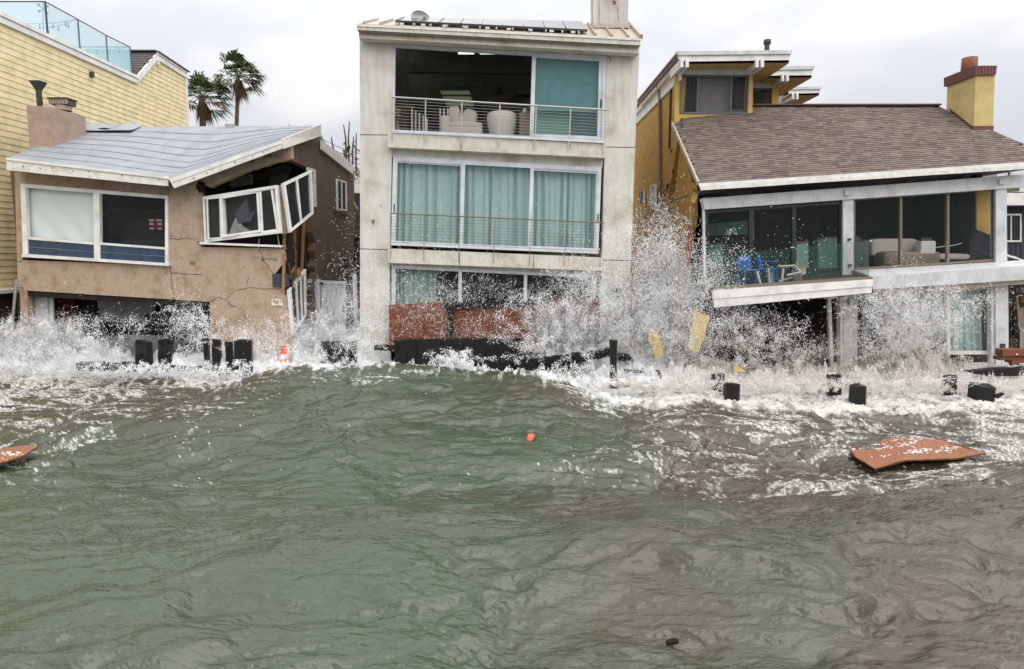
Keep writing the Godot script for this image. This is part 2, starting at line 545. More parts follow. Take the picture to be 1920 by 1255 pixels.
# height of the water; the broken part and the foam come back in wave_s, wave_f and wave_t
var wave_s := 0.0
var wave_f := 0.0
var wave_t := 0.0
func wave(x: float, z: float, fine := true) -> float:
	var cz := crest_z(x)
	var a := crest_a(x)
	var dz := z - cz
	var shore := smoothstep(5.0, 2.5, z)
	var h := -0.1 - 0.2 * smoothstep(0.8, 3.0, x) * shore + a * exp(-(dz * dz) / (1.5 if dz > 0.0 else 0.3)) - (0.68 + 0.2 * sin(x * 0.35 + 1.0)) * exp(-pow((z - 6.6 + 0.12 * x) / 2.3, 2.0)) + 0.24 * exp(-pow((z - 10.4 - 0.25 * sin(x * 0.8)) / 1.1, 2.0))
	var warp := n_silt.get_noise_2d(x * 1.6, z * 1.6)
	var u := x * 0.36 + z * 0.16 + warp * 0.35
	var w := z * 1.05 - 0.2 * sqrt(x * x + 5.0) + warp * 0.5
	h += lerpf(0.26, 0.08, shore) * n_swell.get_noise_2d(u, w)
	var side := smoothstep(0.5, 6.0, x + (z - 6.0) * 0.3)               # rougher to the right
	var c1 := n_chop.get_noise_2d(u * 1.5 + 40.0, w * 1.25)
	h += (0.05 + 0.045 * side) * (0.9 - 2.0 * soft_abs(c1)) * (1.0 - 0.4 * shore)
	var gust := smoothstep(-0.4, 0.45, n_burst.get_noise_2d(x * 0.45, z * 0.7 + 31.0))
	if fine:
		var bent := z - 0.3 * sqrt(x * x + 5.0)
		var r1 := n_rip.get_noise_2d(x * 0.38 + warp * 0.4, bent * 1.1)
		h += (0.07 + 0.016 * side) * (r1 + 0.35 * (0.3 - soft_abs(r1))) * (0.45 + 0.75 * gust)
		var r2 := n_rip.get_noise_2d(x * 1.0 + 60.0 + warp * 0.5, bent * 2.7)
		h += (0.0145 + 0.007 * side) * (0.7 - 1.7 * soft_abs(r2)) * (0.25 + 0.75 * gust)
	var s := surf(x, z)
	wave_s = s
	var foam := 0.0
	if fine:
		var lace := 1.0 - absf(n_lace.get_noise_2d(x * 0.6 + warp * 1.2, z * 1.25 + c1 * 0.5 - x * 0.15)) * 4.2
		var lace2 := 1.0 - absf(n_lace.get_noise_2d(x * 1.9 + 7.0 + warp, z * 3.0 - 3.0)) * 2.6
		# where foam gathers: near the break, along the left edge, and to the right
		var bed := 0.42 * smoothstep(6.0, 2.6, z) * (1.0 - 0.75 * smoothstep(-6.5, -4.0, x) * (1.0 - smoothstep(-1.0, 2.5, x)))
		bed += 0.4 * side * smoothstep(12.5, 5.0, z) + 0.42 * smoothstep(-6.3, -8.6, x) * smoothstep(8.5, 6.0, z) + 0.3 * smoothstep(6.5, 10.0, x) * smoothstep(12.0, 5.0, z)
		bed += 0.55 * n_burst.get_noise_2d(x * 0.3 + 9.0, z * 0.5) - 0.55 * smoothstep(6.5, 11.0, z) - 0.4 * smoothstep(-6.0, -3.5, x) * (1.0 - smoothstep(-0.5, 2.0, x)) * smoothstep(2.4, 3.2, z)
		foam = smoothstep(0.72, 1.15, lace * 0.62 + lace2 * 0.28 + bed * 0.75) * smoothstep(10.0, 7.5, z)
		foam *= smoothstep(-0.35, 0.22, n_bub.get_noise_2d(x * 6.0 + 20.0, z * 8.0))
		var sk := n_bub.get_noise_2d(x * 5.2, z * 5.6)
		foam = maxf(foam, smoothstep(0.56, 0.68, sk + 0.2 * bed - 0.2 * smoothstep(5.5, 8.5, z)) * 0.75)
		var b1 := n_bub.get_noise_2d(x * 0.55, z * 0.75)
		var b2 := n_bub.get_noise_2d(x * 1.7 + 5.0, z * 2.1)
		var core := smoothstep(0.35, 0.95, s + 0.5 * b1 + 0.4 * b2) * smoothstep(0.0, 0.3, s)
		h += s * (0.13 * absf(b1) + 0.09 * absf(b2) + 0.02)
		foam = maxf(foam, core * clampf(0.8 + 0.7 * b2 + 0.5 * b1 + 0.25 * lace2, 0.08, 1.0))
		# threads that fall down the face of the wave from its lip
		var drip := n_bub.get_noise_2d(x * 2.4, z * 0.4 + 3.0)
		foam = maxf(foam, smoothstep(0.22, 0.6, drip + 0.45 * n_bub.get_noise_2d(x * 0.7, z * 0.4) + 0.25 * smoothstep(0.3, -0.1, dz)) * smoothstep(0.75, 0.05, dz) * smoothstep(-0.4, 0.0, dz) * 0.9)
	wave_f = foam
	wave_t = clampf(smoothstep(-1.4, 3.6, x + warp * 2.2 + 0.9 * n_burst.get_noise_2d(x * 0.35, z * 0.9)) + 0.75 * smoothstep(-3.4, -6.5, x) * smoothstep(6.5, 4.0, z + warp * 2.0) + 0.3 * warp, 0.0, 1.0)
	return h

func make_sea() -> void:
	make_noise(n_swell, 101, 0.42, 2)
	make_noise(n_chop, 102, 0.85, 3, 0.45)
	make_noise(n_rip, 103, 2.6, 4, 0.55)
	make_noise(n_lace, 104, 1.0, 4, 0.55)
	make_noise(n_bub, 105, 2.2, 4, 0.6)
	make_noise(n_silt, 106, 0.22, 3)
	make_noise(n_burst, 107, 0.9, 3)
	var zs := PackedFloat32Array()
	var z := 13.6
	while z > 3.6:
		zs.append(z)
		z -= lerpf(0.027, 0.02, clampf((z - 4.0) / 8.0, 0.0, 1.0))
	while z > -0.8:
		zs.append(z)
		z -= 0.028
	while z > -9.0:
		zs.append(z)
		z -= 0.22
	var cols := 960
	var rows := zs.size()
	var v := PackedVector3Array()
	var c := PackedColorArray()
	v.resize(rows * cols)
	c.resize(rows * cols)
	var green := Vector3(0.044, 0.063, 0.033)
	var brown := Vector3(0.053, 0.043, 0.025)
	var froth := Vector3(0.88, 0.89, 0.9)
	var dirty := Vector3(0.6, 0.56, 0.5)
	var foams := PackedFloat32Array()
	foams.resize(rows * cols)
	for j in rows:
		var zz := zs[j]
		var half := 2.2 + (17.0 - zz) * 0.86
		for i in cols:
			var xx := half * (2.0 * i / (cols - 1.0) - 1.0)
			var k := j * cols + i
			v[k] = Vector3(xx, wave(xx, zz), zz)
			foams[k] = wave_f
			var col := green.lerp(brown, wave_t)
			col = col.lerp(froth.lerp(dirty, clampf(wave_t * 0.75 - 0.15 * wave_f, 0.0, 1.0)), wave_f)
			c[k] = Color(col.x, col.y, col.z)
	var n := PackedVector3Array()
	n.resize(rows * cols)
	for j in rows:
		var j0 := maxi(j - 1, 0) * cols
		var j1 := mini(j + 1, rows - 1) * cols
		for i in cols:
			var a := v[j * cols + mini(i + 1, cols - 1)] - v[j * cols + maxi(i - 1, 0)]
			var b := v[j0 + i] - v[j1 + i]
			n[j * cols + i] = b.cross(a).normalized()
	var water := PackedInt32Array()
	var froths := PackedInt32Array()
	for j in rows - 1:
		for i in cols - 1:
			var a := j * cols + i
			var b := a + cols
			var list := froths if foams[a] + foams[a + 1] + foams[b] + foams[b + 1] > 1.5 else water
			list.append_array([a, b, a + 1, a + 1, b, b + 1])
	var m := ArrayMesh.new()
	for list in [water, froths]:
		# separate vertex lists for the wet and the frothy surface
		var keep := PackedInt32Array()
		keep.resize(rows * cols)
		keep.fill(-1)
		var vv := PackedVector3Array()
		var nn := PackedVector3Array()
		var cc := PackedColorArray()
		var idx := PackedInt32Array()
		idx.resize(list.size())
		for q in list.size():
			var p: int = list[q]
			if keep[p] < 0:
				keep[p] = vv.size()
				vv.append(v[p])
				nn.append(n[p])
				cc.append(c[p])
			idx[q] = keep[p]
		var arr := []
		arr.resize(Mesh.ARRAY_MAX)
		arr[Mesh.ARRAY_VERTEX] = vv
		arr[Mesh.ARRAY_NORMAL] = nn
		arr[Mesh.ARRAY_COLOR] = cc
		arr[Mesh.ARRAY_INDEX] = idx
		m.add_surface_from_arrays(Mesh.PRIMITIVE_TRIANGLES, arr)
	var wm := StandardMaterial3D.new()
	wm.vertex_color_use_as_albedo = true
	wm.roughness = 0.03
	wm.metallic_specular = 0.58
	wm.uv1_triplanar = true
	wm.uv1_scale = Vector3(0.42, 0.8, 1.3)
	wm.heightmap_enabled = true
	wm.heightmap_texture = T.ripple
	wm.heightmap_scale = 1.8
	var fm := StandardMaterial3D.new()
	fm.vertex_color_use_as_albedo = true
	fm.roughness = 0.7
	fm.uv1_triplanar = true
	fm.uv1_scale = Vector3(1.5, 1.5, 1.5)
	fm.heightmap_enabled = true
	fm.heightmap_texture = T.bump
	fm.heightmap_scale = 3.0
	m.surface_set_material(0, wm)
	m.surface_set_material(1, fm)
	var o := MeshInstance3D.new()
	o.name = "sea"
	o.mesh = m
	add_child(o)
	o.set_meta("kind", "structure")
	o.set_meta("label", "rough green and brown sea streaked with foam in front of the houses")
	# the open water farther out and to both sides, coarser
	var far := ArrayMesh.new()
	var om := wm.duplicate()
	var strips := []
	var zc := PackedFloat32Array()
	for j in range(0, rows, 14):
		zc.append(zs[j])
	zc.append(zs[rows - 1])
	for sgn in [-1.0, 1.0]:
		var pts := []
		for zz in zc:
			var half := 2.2 + (17.0 - zz) * 0.86
			var row := []
			for i in 26:
				var t := i / 25.0
				row.append(Vector2(sgn * lerpf(half, 90.0, t * t), zz))
			pts.append(row)
		strips.append(pts)
	var front := []
	for j in 30:
		var zz := 13.6 + 0.004 + 120.0 * pow(j / 29.0, 2.0)
		var row := []
		for i in 81:
			var t := i / 40.0 - 1.0
			row.append(Vector2(signf(t) * (absf(t) * 12.0 + 78.0 * pow(absf(t), 4.0)), zz))
		front.append(row)
	front.reverse()
	strips.append(front)
	for pts in strips:
		var nc: int = pts[0].size()
		var vv := PackedVector3Array()
		var cc := PackedColorArray()
		var idx := PackedInt32Array()
		for row in pts:
			for p in row:
				var hh := wave(p.x, p.y, false)
				vv.append(Vector3(p.x, hh, p.y))
				var col := green.lerp(brown, wave_t)
				cc.append(Color(col.x, col.y, col.z))
		for j in pts.size() - 1:
			for i in nc - 1:
				var a: int = j * nc + i
				var b: int = a + nc
				var flip: bool = pts[0][0].x > pts[0][1].x
				idx.append_array([a, a + 1, b, a + 1, b + 1, b] if flip else [a, b, a + 1, a + 1, b, b + 1])
		var st := SurfaceTool.new()
		var arr := []
		arr.resize(Mesh.ARRAY_MAX)
		arr[Mesh.ARRAY_VERTEX] = vv
		arr[Mesh.ARRAY_COLOR] = cc
		arr[Mesh.ARRAY_INDEX] = idx
		var tmp := ArrayMesh.new()
		tmp.add_surface_from_arrays(Mesh.PRIMITIVE_TRIANGLES, arr)
		st.create_from(tmp, 0)
		st.generate_normals()
		st.set_material(om)
		st.commit(far)
	var fo := MeshInstance3D.new()
	fo.name = "open_sea"
	fo.mesh = far
	add_child(fo)
	fo.set_meta("kind", "structure")
	fo.set_meta("label", "the open sea beside and beyond the breaking wave")

func dbg() -> void:
	pass

func make_ground() -> void:
	var g := Shape.new()
	g.box(Vector3(-300, -0.6, -500), Vector3(300, 0.75, -8.6))
	var o := part(self, "ground", g, M.ground)
	o.set_meta("kind", "structure")
	o.set_meta("label", "sandy ground behind the beach houses")

# ---------------------------------------------------------------- builders shared by the houses
func window_in(parent: Node3D, called: String, q: PackedVector3Array, depth: float, fu: float, fv: float, cuts: Array, m: Material, g: Material, mull := 0.018, pane_back := 0.03, label := "") -> MeshInstance3D:
	var s := Shape.new()
	var e := Vector3(0, 0, -depth)
	var nn := (q[1] - q[0]).cross(q[3] - q[0]).normalized()          # points back into the house
	e = nn * depth
	s.prism(subq(q, 0, 0, 1, fv), e)
	s.prism(subq(q, 0, 1 - fv, 1, 1), e)
	s.prism(subq(q, 0, fv, fu, 1 - fv), e)
	s.prism(subq(q, 1 - fu, fv, 1, 1 - fv), e)
	var w := part(parent, called, s, m, label)
	var edges := [fu]
	for c in cuts:
		var k := Shape.new()
		k.prism(shift(subq(q, c - mull, fv, c + mull, 1 - fv), nn * 0.004), e * 0.9)
		part(w, "mullion", k, m)
		edges.append(c - mull)
		edges.append(c + mull)
	edges.append(1 - fu)
	if g:
		for i in range(0, edges.size(), 2):
			var k := Shape.new()
			k.prism(shift(subq(q, edges[i], fv, edges[i + 1], 1 - fv), nn * pane_back), nn * 0.006)
			part(w, "pane", k, g)
	return w

func curtain_in(called: String, label: String, q: PackedVector3Array, folds: float, depth: float, m: Material, group := "") -> void:
	var pts := []
	var ph := rng.randf() * 10.0
	for j in 9:
		var v := j / 8.0
		var row := []
		for i in int(folds) * 10 + 1:
			var u := i / (folds * 10.0)
			var a := u * folds * TAU + ph + 0.8 * sin(u * 23.0 + ph) + 0.25 * sin(v * 4.0 + u * 40.0)
			var amp := depth * (0.55 + 0.45 * sin(u * 17.0 + ph * 2.0)) * (0.75 + 0.5 * v)
			row.append(inq(q, u + 0.004 * sin(v * 5.0 + u * 60.0), v) + Vector3(0, 0, amp * (sin(a) + 0.35 * sin(2.0 * a + 1.0))))
		pts.append(row)
	single(called, label, "curtain", Shape.new().sheet(pts, true), m, group)

func cracks(parent: Node3D, called: String, lines: Array, z: float, w := 0.008) -> void:
	for l in lines:
		var p := pz(l, z)
		var s := Shape.new()
		var fine := PackedVector3Array()
		for i in p.size() - 1:
			for k in 5:
				fine.append(p[i].lerp(p[i + 1], k / 5.0) + Vector3(rng.randf_range(-1, 1), rng.randf_range(-1, 1), 0) * 0.018 * signf(k))
		fine.append(p[p.size() - 1])
		for i in fine.size() - 1:
			var d := (fine[i + 1] - fine[i]).normalized()
			var t := Vector3(-d.y, d.x, 0) * w * (0.35 + 0.65 * rng.randf())
			var o := Vector3(0, 0, -0.02)
			s.prism(PackedVector3Array([fine[i] - t, fine[i + 1] - t, fine[i + 1] + t, fine[i] + t]), o)
		part(parent, called, s, M.crack)

func blot(c: Vector3, rx: float, ry: float, ext: Vector3, n := 13) -> Shape:
	var p := PackedVector3Array()
	for i in n:
		var a := TAU * i / n
		var r := rng.randf_range(0.55, 1.15)
		p.append(c + Vector3(cos(a) * rx * r, sin(a) * ry * r, 0))
	return Shape.new().prism(p, ext)

# ---------------------------------------------------------------- the yellow clapboard house behind, far left
func make_clapboard_house() -> void:
	var X := -13.6
	var h := thing("clapboard_house", "pale yellow clapboard house with white roof trim, left edge of the picture", "house", Vector3(X, 0, -5))
	# outline of the long side wall, z to the right (negated), y up
	var valley := atx(253, 152, X)
	var ridge := atx(291, 106, X)
	var eave := atx(347, 142, X)
	var top0 := atx(0, 36, X)
	top0.z += 3.0
	var flat_y := (atx(0, 38, X).y + atx(253, 150, X).y) * 0.5
	valley.y = flat_y
	var line := PackedVector2Array([Vector2(-3.2, -0.5), Vector2(-3.2, flat_y), Vector2(-valley.z, flat_y), Vector2(-ridge.z, ridge.y), Vector2(-eave.z, eave.y), Vector2(-eave.z, -0.5)])
	var to3 := func(p: Vector2, x: float) -> Vector3: return Vector3(x, p.y, -p.x)
	var core := PackedVector3Array()
	for p in line:
		core.append(to3.call(p, X - 0.06))
	part(h, "wall", Shape.new().prism(core, Vector3(-7.0, 0, 0)), M.yellow_pale)
	var y := 1.9
	while y < 10.5:
		var strip := PackedVector2Array([Vector2(-3.2, y), Vector2(40, y), Vector2(40, y + 0.172), Vector2(-3.2, y + 0.172)])
		for piece in Geometry2D.intersect_polygons(line, strip):
			var s := Shape.new()
			# each board leans out at its lower edge
			var n: int = piece.size()
			var pts := PackedVector3Array()
			for p in piece:
				pts.append(to3.call(p, X + 0.004 + 0.014 * (1.0 - (p.y - y) / 0.172)))
			var tri := Geometry2D.triangulate_polygon(piece)
			for i in range(0, tri.size(), 3):
				var a := pts[tri[i]]
				var b := pts[tri[i + 1]]
				var c := pts[tri[i + 2]]
				if (b - a).cross(c - a).x < 0.0:
					s.tri(a, c, b)
				else:
					s.tri(a, b, c)
			for i in n:
				var a := pts[i]
				var b := pts[(i + 1) % n]
				var a2 := Vector3(X - 0.058, a.y, a.z)
				var b2 := Vector3(X - 0.058, b.y, b.z)
				s.quad(a, a2, b2, b)
				s.quad(a, b, b2, a2)
			part(h, "siding_board", s, M.yellow_board[rng.randi() % 4])
		y += 0.172
	# white trim along the roof edges
	var trim := func(a: Vector3, b: Vector3, hh: float, out: float, up: float) -> Shape:
		return Shape.new().beam(a + Vector3(out, up, 0), b + Vector3(out, up, 0), 0.06, hh)
	var A := Vector3(X, flat_y, 3.2)
	var B := Vector3(X, flat_y, valley.z)
	part(h, "fascia", trim.call(A, B, 0.16, 0.045, -0.02), M.white)
	part(h, "fascia", trim.call(A, B + Vector3(0, 0, -0.12), 0.1, 0.085, 0.12), M.white)
	part(h, "parapet_cap", Shape.new().box(Vector3(X - 0.25, flat_y + 0.06, valley.z), Vector3(X + 0.05, flat_y + 0.2, 3.2)), M.white)
	part(h, "fascia", trim.call(B, ridge, 0.2, 0.046, 0.0), M.white)
	part(h, "fascia", trim.call(ridge, eave, 0.2, 0.046, 0.0), M.white)
	part(h, "fascia", trim.call(ridge, eave, 0.09, 0.08, 0.13), M.white)
	part(h, "corner_trim", Shape.new().box(Vector3(X - 0.05, 0, eave.z - 0.08), Vector3(X + 0.04, eave.y, eave.z + 0.06)), M.white)
	# the gabled part behind the roof terrace
	var roof := Shape.new()
	var vb := Vector3(X - 0.02, flat_y + 0.05, valley.z)
	var rb := Vector3(X - 0.02, ridge.y + 0.14, ridge.z)
	var eb := Vector3(X - 0.02, eave.y + 0.14, eave.z - 0.1)
	roof.prism(PackedVector3Array([vb, rb, rb + Vector3(0, -0.06, 0), vb + Vector3(0, -0.06, 0)]), Vector3(-7, 0, 0))
	roof.prism(PackedVector3Array([rb, eb, eb + Vector3(0, -0.06, 0), rb + Vector3(0, -0.06, 0)]), Vector3(-7, 0, 0))
	var rf := part(h, "roof", roof, M.shingle_dark)
	var slope := (rb - vb)
	for r in 11:
		for k in 12:
			var o := vb + slope * ((r + 0.5) / 11.0) + Vector3(-0.2 - k * 0.3 - (r % 2) * 0.15, 0.02, 0)
			var d := slope / 11.0
			var s := Shape.new()
			s.prism(PackedVector3Array([o - d * 0.5 + Vector3(0, 0.02, 0), o - d * 0.5 + Vector3(0.285, 0.02, 0), o + d * 0.55 + Vector3(0.285, 0, 0), o + d * 0.55]), Vector3(0, -0.015, -0.01))
			part(rf, "shingle", s, M.shingle_dark)
	part(h, "ridge_cap", Shape.new().beam(rb + Vector3(0.1, 0.05, 0), rb + Vector3(-7, 0.05, 0), 0.25, 0.05), M.dark_metal)
	part(h, "ridge_cap", Shape.new().beam(rb + Vector3(0.12, 0.04, 0), eb + Vector3(0.12, 0.04, 0), 0.12, 0.05), M.dark_metal)
	part(h, "wall_vent", Shape.new().box(Vector3(X, flat_y - 0.55, atx(167, 122, X).z - 0.05), Vector3(X + 0.12, flat_y - 0.38, atx(167, 122, X).z + 0.06)), M.dark_metal)
	var v2 := atx(293, 117, X)
	part(h, "wall_light", Shape.new().box(v2 + Vector3(0.01, -0.1, -0.06), v2 + Vector3(0.1, 0.1, 0.06)), M.white_worn)
	var d0 := atx(0, 545, X)
	part(h, "ledge", Shape.new().box(Vector3(X + 0.01, d0.y - 0.06, -1.4), Vector3(X + 0.35, d0.y + 0.03, 3.2)), M.white_worn)
	part(h, "wall", Shape.new().box(Vector3(X - 0.3, -0.5, -1.3), Vector3(X + 0.06, d0.y - 0.06, 3.19)), M.black_room, "dark lower wall")  # plain black box below the ledge
	# glass railing of the roof terrace
	var g := thing("glass_railing", "clear glass railing with thin posts on the yellow clapboard house's roof", "railing", Vector3(X - 0.3, flat_y + 0.2, -2))
	var xs := [84.0, 145.0, 198.0, 243.0]
	var tops := [3.0, 36.0, 66.0, 88.0]
	var pt := []
	for i in 4:
		var p := atx(xs[i], tops[i], X - 0.16)
		pt.append(p)
	for i in 4:
		part(g, "post", Shape.new().box(Vector3(X - 0.18, flat_y + 0.2, pt[i].z - 0.018), Vector3(X - 0.14, pt[i].y, pt[i].z + 0.018)), M.dark_metal)
		if i:
			var s := Shape.new()
			s.prism(PackedVector3Array([pt[i - 1] + Vector3(0, -0.01, -0.02), pt[i] + Vector3(0, -0.01, 0.02), Vector3(X - 0.16, flat_y + 0.2, pt[i].z + 0.02), Vector3(X - 0.16, flat_y + 0.2, pt[i - 1].z - 0.02)]), Vector3(0.012, 0, 0))
			part(g, "pane", s, M.rail_glass)
			part(g, "top_rail", Shape.new().beam(pt[i - 1], pt[i], 0.03, 0.025), M.dark_metal)
	for zz in [pt[0].z, pt[3].z]:
		var ty: float = pt[0].y if zz == pt[0].z else pt[3].y
		part(g, "pane", Shape.new().box(Vector3(X - 5.5, flat_y + 0.1, zz - 0.006), Vector3(X - 0.19, ty - 0.01, zz + 0.006)), M.rail_glass)
		part(g, "top_rail", Shape.new().beam(Vector3(X - 5.5, ty, zz), Vector3(X - 0.14, ty, zz), 0.03, 0.025), M.dark_metal)
	part(h, "roof_deck", Shape.new().box(Vector3(X - 7.0, flat_y - 0.1, valley.z - 0.1), Vector3(X - 0.26, flat_y + 0.06, 3.2)), M.pale)
	# string lights
	var sl := thing("string_lights", "dark string of bulbs looping behind the roof terrace glass", "string lights", Vector3(X - 1, flat_y + 0.8, -3))
	var runs := [[48, 44, 145, 35], [70, 54, 145, 35], [160, 92, 243, 88]]
	for r in runs:
		var a := atx(r[0], r[1], X - 0.9)
		var b := atx(r[2], r[3], X - 0.25)
		var path := PackedVector3Array()
		for i in 9:
			var t := i / 8.0
			path.append(a.lerp(b, t) + Vector3(0, -0.06 * 4.0 * t * (1.0 - t), 0))
		part(sl, "cable", Shape.new().tube(path, 0.008, 0.008, 5), M.wire)
		for i in [2, 4, 6]:
			part(sl, "bulb", Shape.new().lathe(path[i] + Vector3(0, -0.16, 0), [[0.0, 0.0], [0.028, 0.02], [0.03, 0.05], [0.014, 0.09], [0.014, 0.16]], 8), M.dark_metal)
	var wv := thing("weather_vane", "small dark crossed weather vane behind the terrace glass", "weather vane", atx(80, 25, X - 0.4))
	var c := atx(80, 16, X - 0.4)
	for e in [[72, 9, 88, 24], [73, 21, 88, 12], [80, 2, 81, 58]]:
		part(wv, "rod", Shape.new().tube(PackedVector3Array([atx(e[0], e[1], X - 0.4), atx(e[2], e[3], X - 0.4)]), 0.012, 0.012, 5), M.dark_metal)
	for e in [[72, 9], [88, 24], [73, 21], [88, 12]]:
		part(wv, "cup", Shape.new().soft(atx(e[0], e[1], X - 0.4), Vector3(0.04, 0.04, 0.04), 1.0, Basis(), 8, 6), M.dark_metal)

# ---------------------------------------------------------------- the tan stucco house with its broken corner
func make_tan_house() -> void:
	var h := thing("stucco_house", "tan stucco house with grey roof and a collapsed corner, left of the concrete house", "house", Vector3(-9.1, 0, -2))
	var zf := 0.0
	var D := Vector3(0, 0, -0.2)
	# front wall in pieces round its openings
	var W := func(a: Array, broken := 0.0) -> void:
		var p := pz(a, zf)
		if broken > 0.0:
			p = jag(p, 0.07, broken)
		part(h, "wall", Shape.new().prism(p, D), M.stucco)
	W.call([27, 322, 318, 347, 314, 369, 40, 346])
	W.call([27, 322, 40, 346, 42, 488, 36, 540, 33, 540])
	W.call([314, 369, 318, 347, 372, 338, 378, 372, 383, 455, 376, 458, 376, 466, 315, 498])
	W.call([42, 488, 315, 498, 376, 466, 393, 470, 393, 566, 50, 545, 36, 540])
	W.call([36, 540, 50, 545, 56, 720, 44, 720])
	# right part with its torn edge
	var rp := pz([393, 470, 376, 466, 376, 463, 527, 466, 532, 470, 536, 488, 526, 500, 513, 516, 524, 536, 540, 548, 544, 566, 547, 600, 547, 720, 394, 720, 393, 566], zf)
	part(h, "wall", Shape.new().prism(jag(rp, 0.08, 0.025, 3, 9), D), M.stucco)
	# band under the sloping fascia
	var band := pz([318, 347, 534, 272, 545, 268, 546, 297, 538, 299, 470, 318, 395, 352, 372, 345, 372, 338], zf)
	part(h, "wall", Shape.new().prism(jag(band, 0.12, 0.02, 3, 6), D), M.stucco)
	part(h, "corner_post", Shape.new().prism(pz([521, 349, 531, 345, 541, 436, 528, 440], 0.08), Vector3(0, 0, -0.22)), M.stucco)
	# side wall facing the gap
	var XS := -5.61
	var side := pX([545, 276, 602, 256, 603, 272, 664, 322, 664, 700, 577, 700, 579, 575, 586, 560, 583, 545, 589, 528, 592, 512, 588, 500, 593, 486, 589, 470, 592, 455, 586, 436, 585, 402, 585, 318, 545, 300], XS)
	part(h, "wall", Shape.new().prism(side, Vector3(-0.2, 0, 0)), M.stucco_shaded, "side wall facing the gap, coloured dark for its shade")
	part(h, "wall", Shape.new().box(Vector3(-12.6, -0.5, -8.0), Vector3(-12.42, 5.0, -0.2)), M.stucco_shaded)
	part(h, "back_wall", Shape.new().box(Vector3(-12.42, -0.5, -8.2), Vector3(-5.82, 5.5, -8.0)), M.stucco_shaded)
	# side wall windows
	var w2 := window_in(h, "window", pX([631, 335, 650, 341, 651, 396, 632, 394], XS + 0.03), 0.06, 0.12, 0.05, [0.5], M.white_worn, null, 0.05)
	part(w2, "pane", Shape.new().prism(pX([632, 337, 650, 343, 650, 395, 632, 393], XS + 0.012), Vector3(-0.01, 0, 0)), M.dark_cloth)
	part(h, "sill", Shape.new().prism(pX([630, 395, 653, 399, 653, 403, 630, 398], XS + 0.08), Vector3(-0.08, 0, 0)), M.stucco_shaded)
	part(h, "window_frame", Shape.new().prism(pX([578, 314, 592, 318, 594, 388, 590, 388, 588, 324, 578, 320], XS + 0.05), Vector3(-0.06, 0, 0)), M.white_worn)
	var w3 := window_in(h, "window", pX([638, 484, 654, 482, 655, 540, 639, 540], XS + 0.03), 0.06, 0.1, 0.05, [], M.stucco_shaded, null)
	part(w3, "pane", Shape.new().prism(pX([639, 486, 653, 484, 654, 539, 640, 539], XS + 0.012), Vector3(-0.01, 0, 0)), M.dark_cloth)
	# roof of lapped grey membrane
	var E0 := at(12, 298, 0.5)
	var E1 := at(318, 334, 0.5)
	var C2 := at(531, 262, 0.5)
	var RR := atx(602, 235, C2.x)
	var BL := at(160, 239, RR.z)
	var front := func(s: float) -> Vector3:
		var l1 := E0.distance_to(E1)
		var l2 := E1.distance_to(C2)
		var l3 := C2.distance_to(RR)
		var t := s * (l1 + l2)
		if t < l1:
			return E0.lerp(E1, t / l1)
		return E1.lerp(C2, (t - l1) / l2)
	var strips := 8
	var N := 28
	var surf_at := func(s: float, t: float) -> Vector3:              # t 0 at the ridge, 1 at the eave
		var a := BL.lerp(RR, s)
		var b: Vector3 = front.call(s)
		var p := a.lerp(b, t)
		var sag := -0.16 * sin(PI * t) * exp(-pow((s - 0.56) / 0.2, 2.0)) + 0.004 * sin(s * 23.0 + t * 9.0) * sin(t * 9.0)
		return p + Vector3(0, sag, 0)
	var roof := Node3D.new()
	roof.name = "roof"
	h.add_child(roof)
	for k in strips:
		var rows := []
		var t0 := float(k) / strips
		var t1 := float(k + 1) / strips + (0.008 if k < strips - 1 else 0.0)
		for e in [[t0, 0.0], [lerpf(t0, t1, 0.33), 0.005], [lerpf(t0, t1, 0.66), 0.009], [t1, 0.013], [t1, -0.012]]:
			var row := []
			for i in N + 1:
				var s := i / float(N)
				var tt: float = e[0]
				row.append(surf_at.call(s, tt) + Vector3(0, e[1] + 0.0015 * sin(i * 0.7 + k * 2.0), 0))
			rows.append(row)
		part(roof, "membrane_strip", Shape.new().sheet(rows, true), M.membrane)
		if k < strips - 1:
			var seam_shade := []
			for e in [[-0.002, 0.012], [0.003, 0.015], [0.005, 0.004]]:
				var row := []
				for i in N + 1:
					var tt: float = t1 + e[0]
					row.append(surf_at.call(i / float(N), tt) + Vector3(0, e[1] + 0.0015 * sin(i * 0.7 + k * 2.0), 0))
				seam_shade.append(row)
			part(roof, "seam_shade", Shape.new().sheet(seam_shade, true), M.seam_shade)  # dark strip painted in for the shadow under each lapped edge
	# boards under the membrane, the rear slope
	var under := Shape.new()
	for i in N:
		for k in 6:
			var p: Vector3 = surf_at.call(i / float(N), k / 6.0) + Vector3(0, -0.05, 0)
			var q: Vector3 = surf_at.call((i + 1) / float(N), k / 6.0) + Vector3(0, -0.05, 0)
			var p2: Vector3 = surf_at.call(i / float(N), (k + 1) / 6.0) + Vector3(0, -0.05, 0)
			var q2: Vector3 = surf_at.call((i + 1) / float(N), (k + 1) / 6.0) + Vector3(0, -0.05, 0)
			under.quad(p, q, q2, p2)
	part(roof, "deck_boards", under, M.dark_room)
	var r0 := BL + Vector3(0, -0.02, 0)
	var r1 := RR + Vector3(-0.12, -0.02, 0)
	var back0 := Vector3(BL.x, 4.6, -8.4)
	var back1 := Vector3(XS - 0.15, 4.6, -8.4)
	part(roof, "rear_slope", Shape.new().prism(PackedVector3Array([r0, r1, back1, back0]), Vector3(0, -0.12, 0)), M.membrane)
	# torn flap by the chimney
	var flap := []
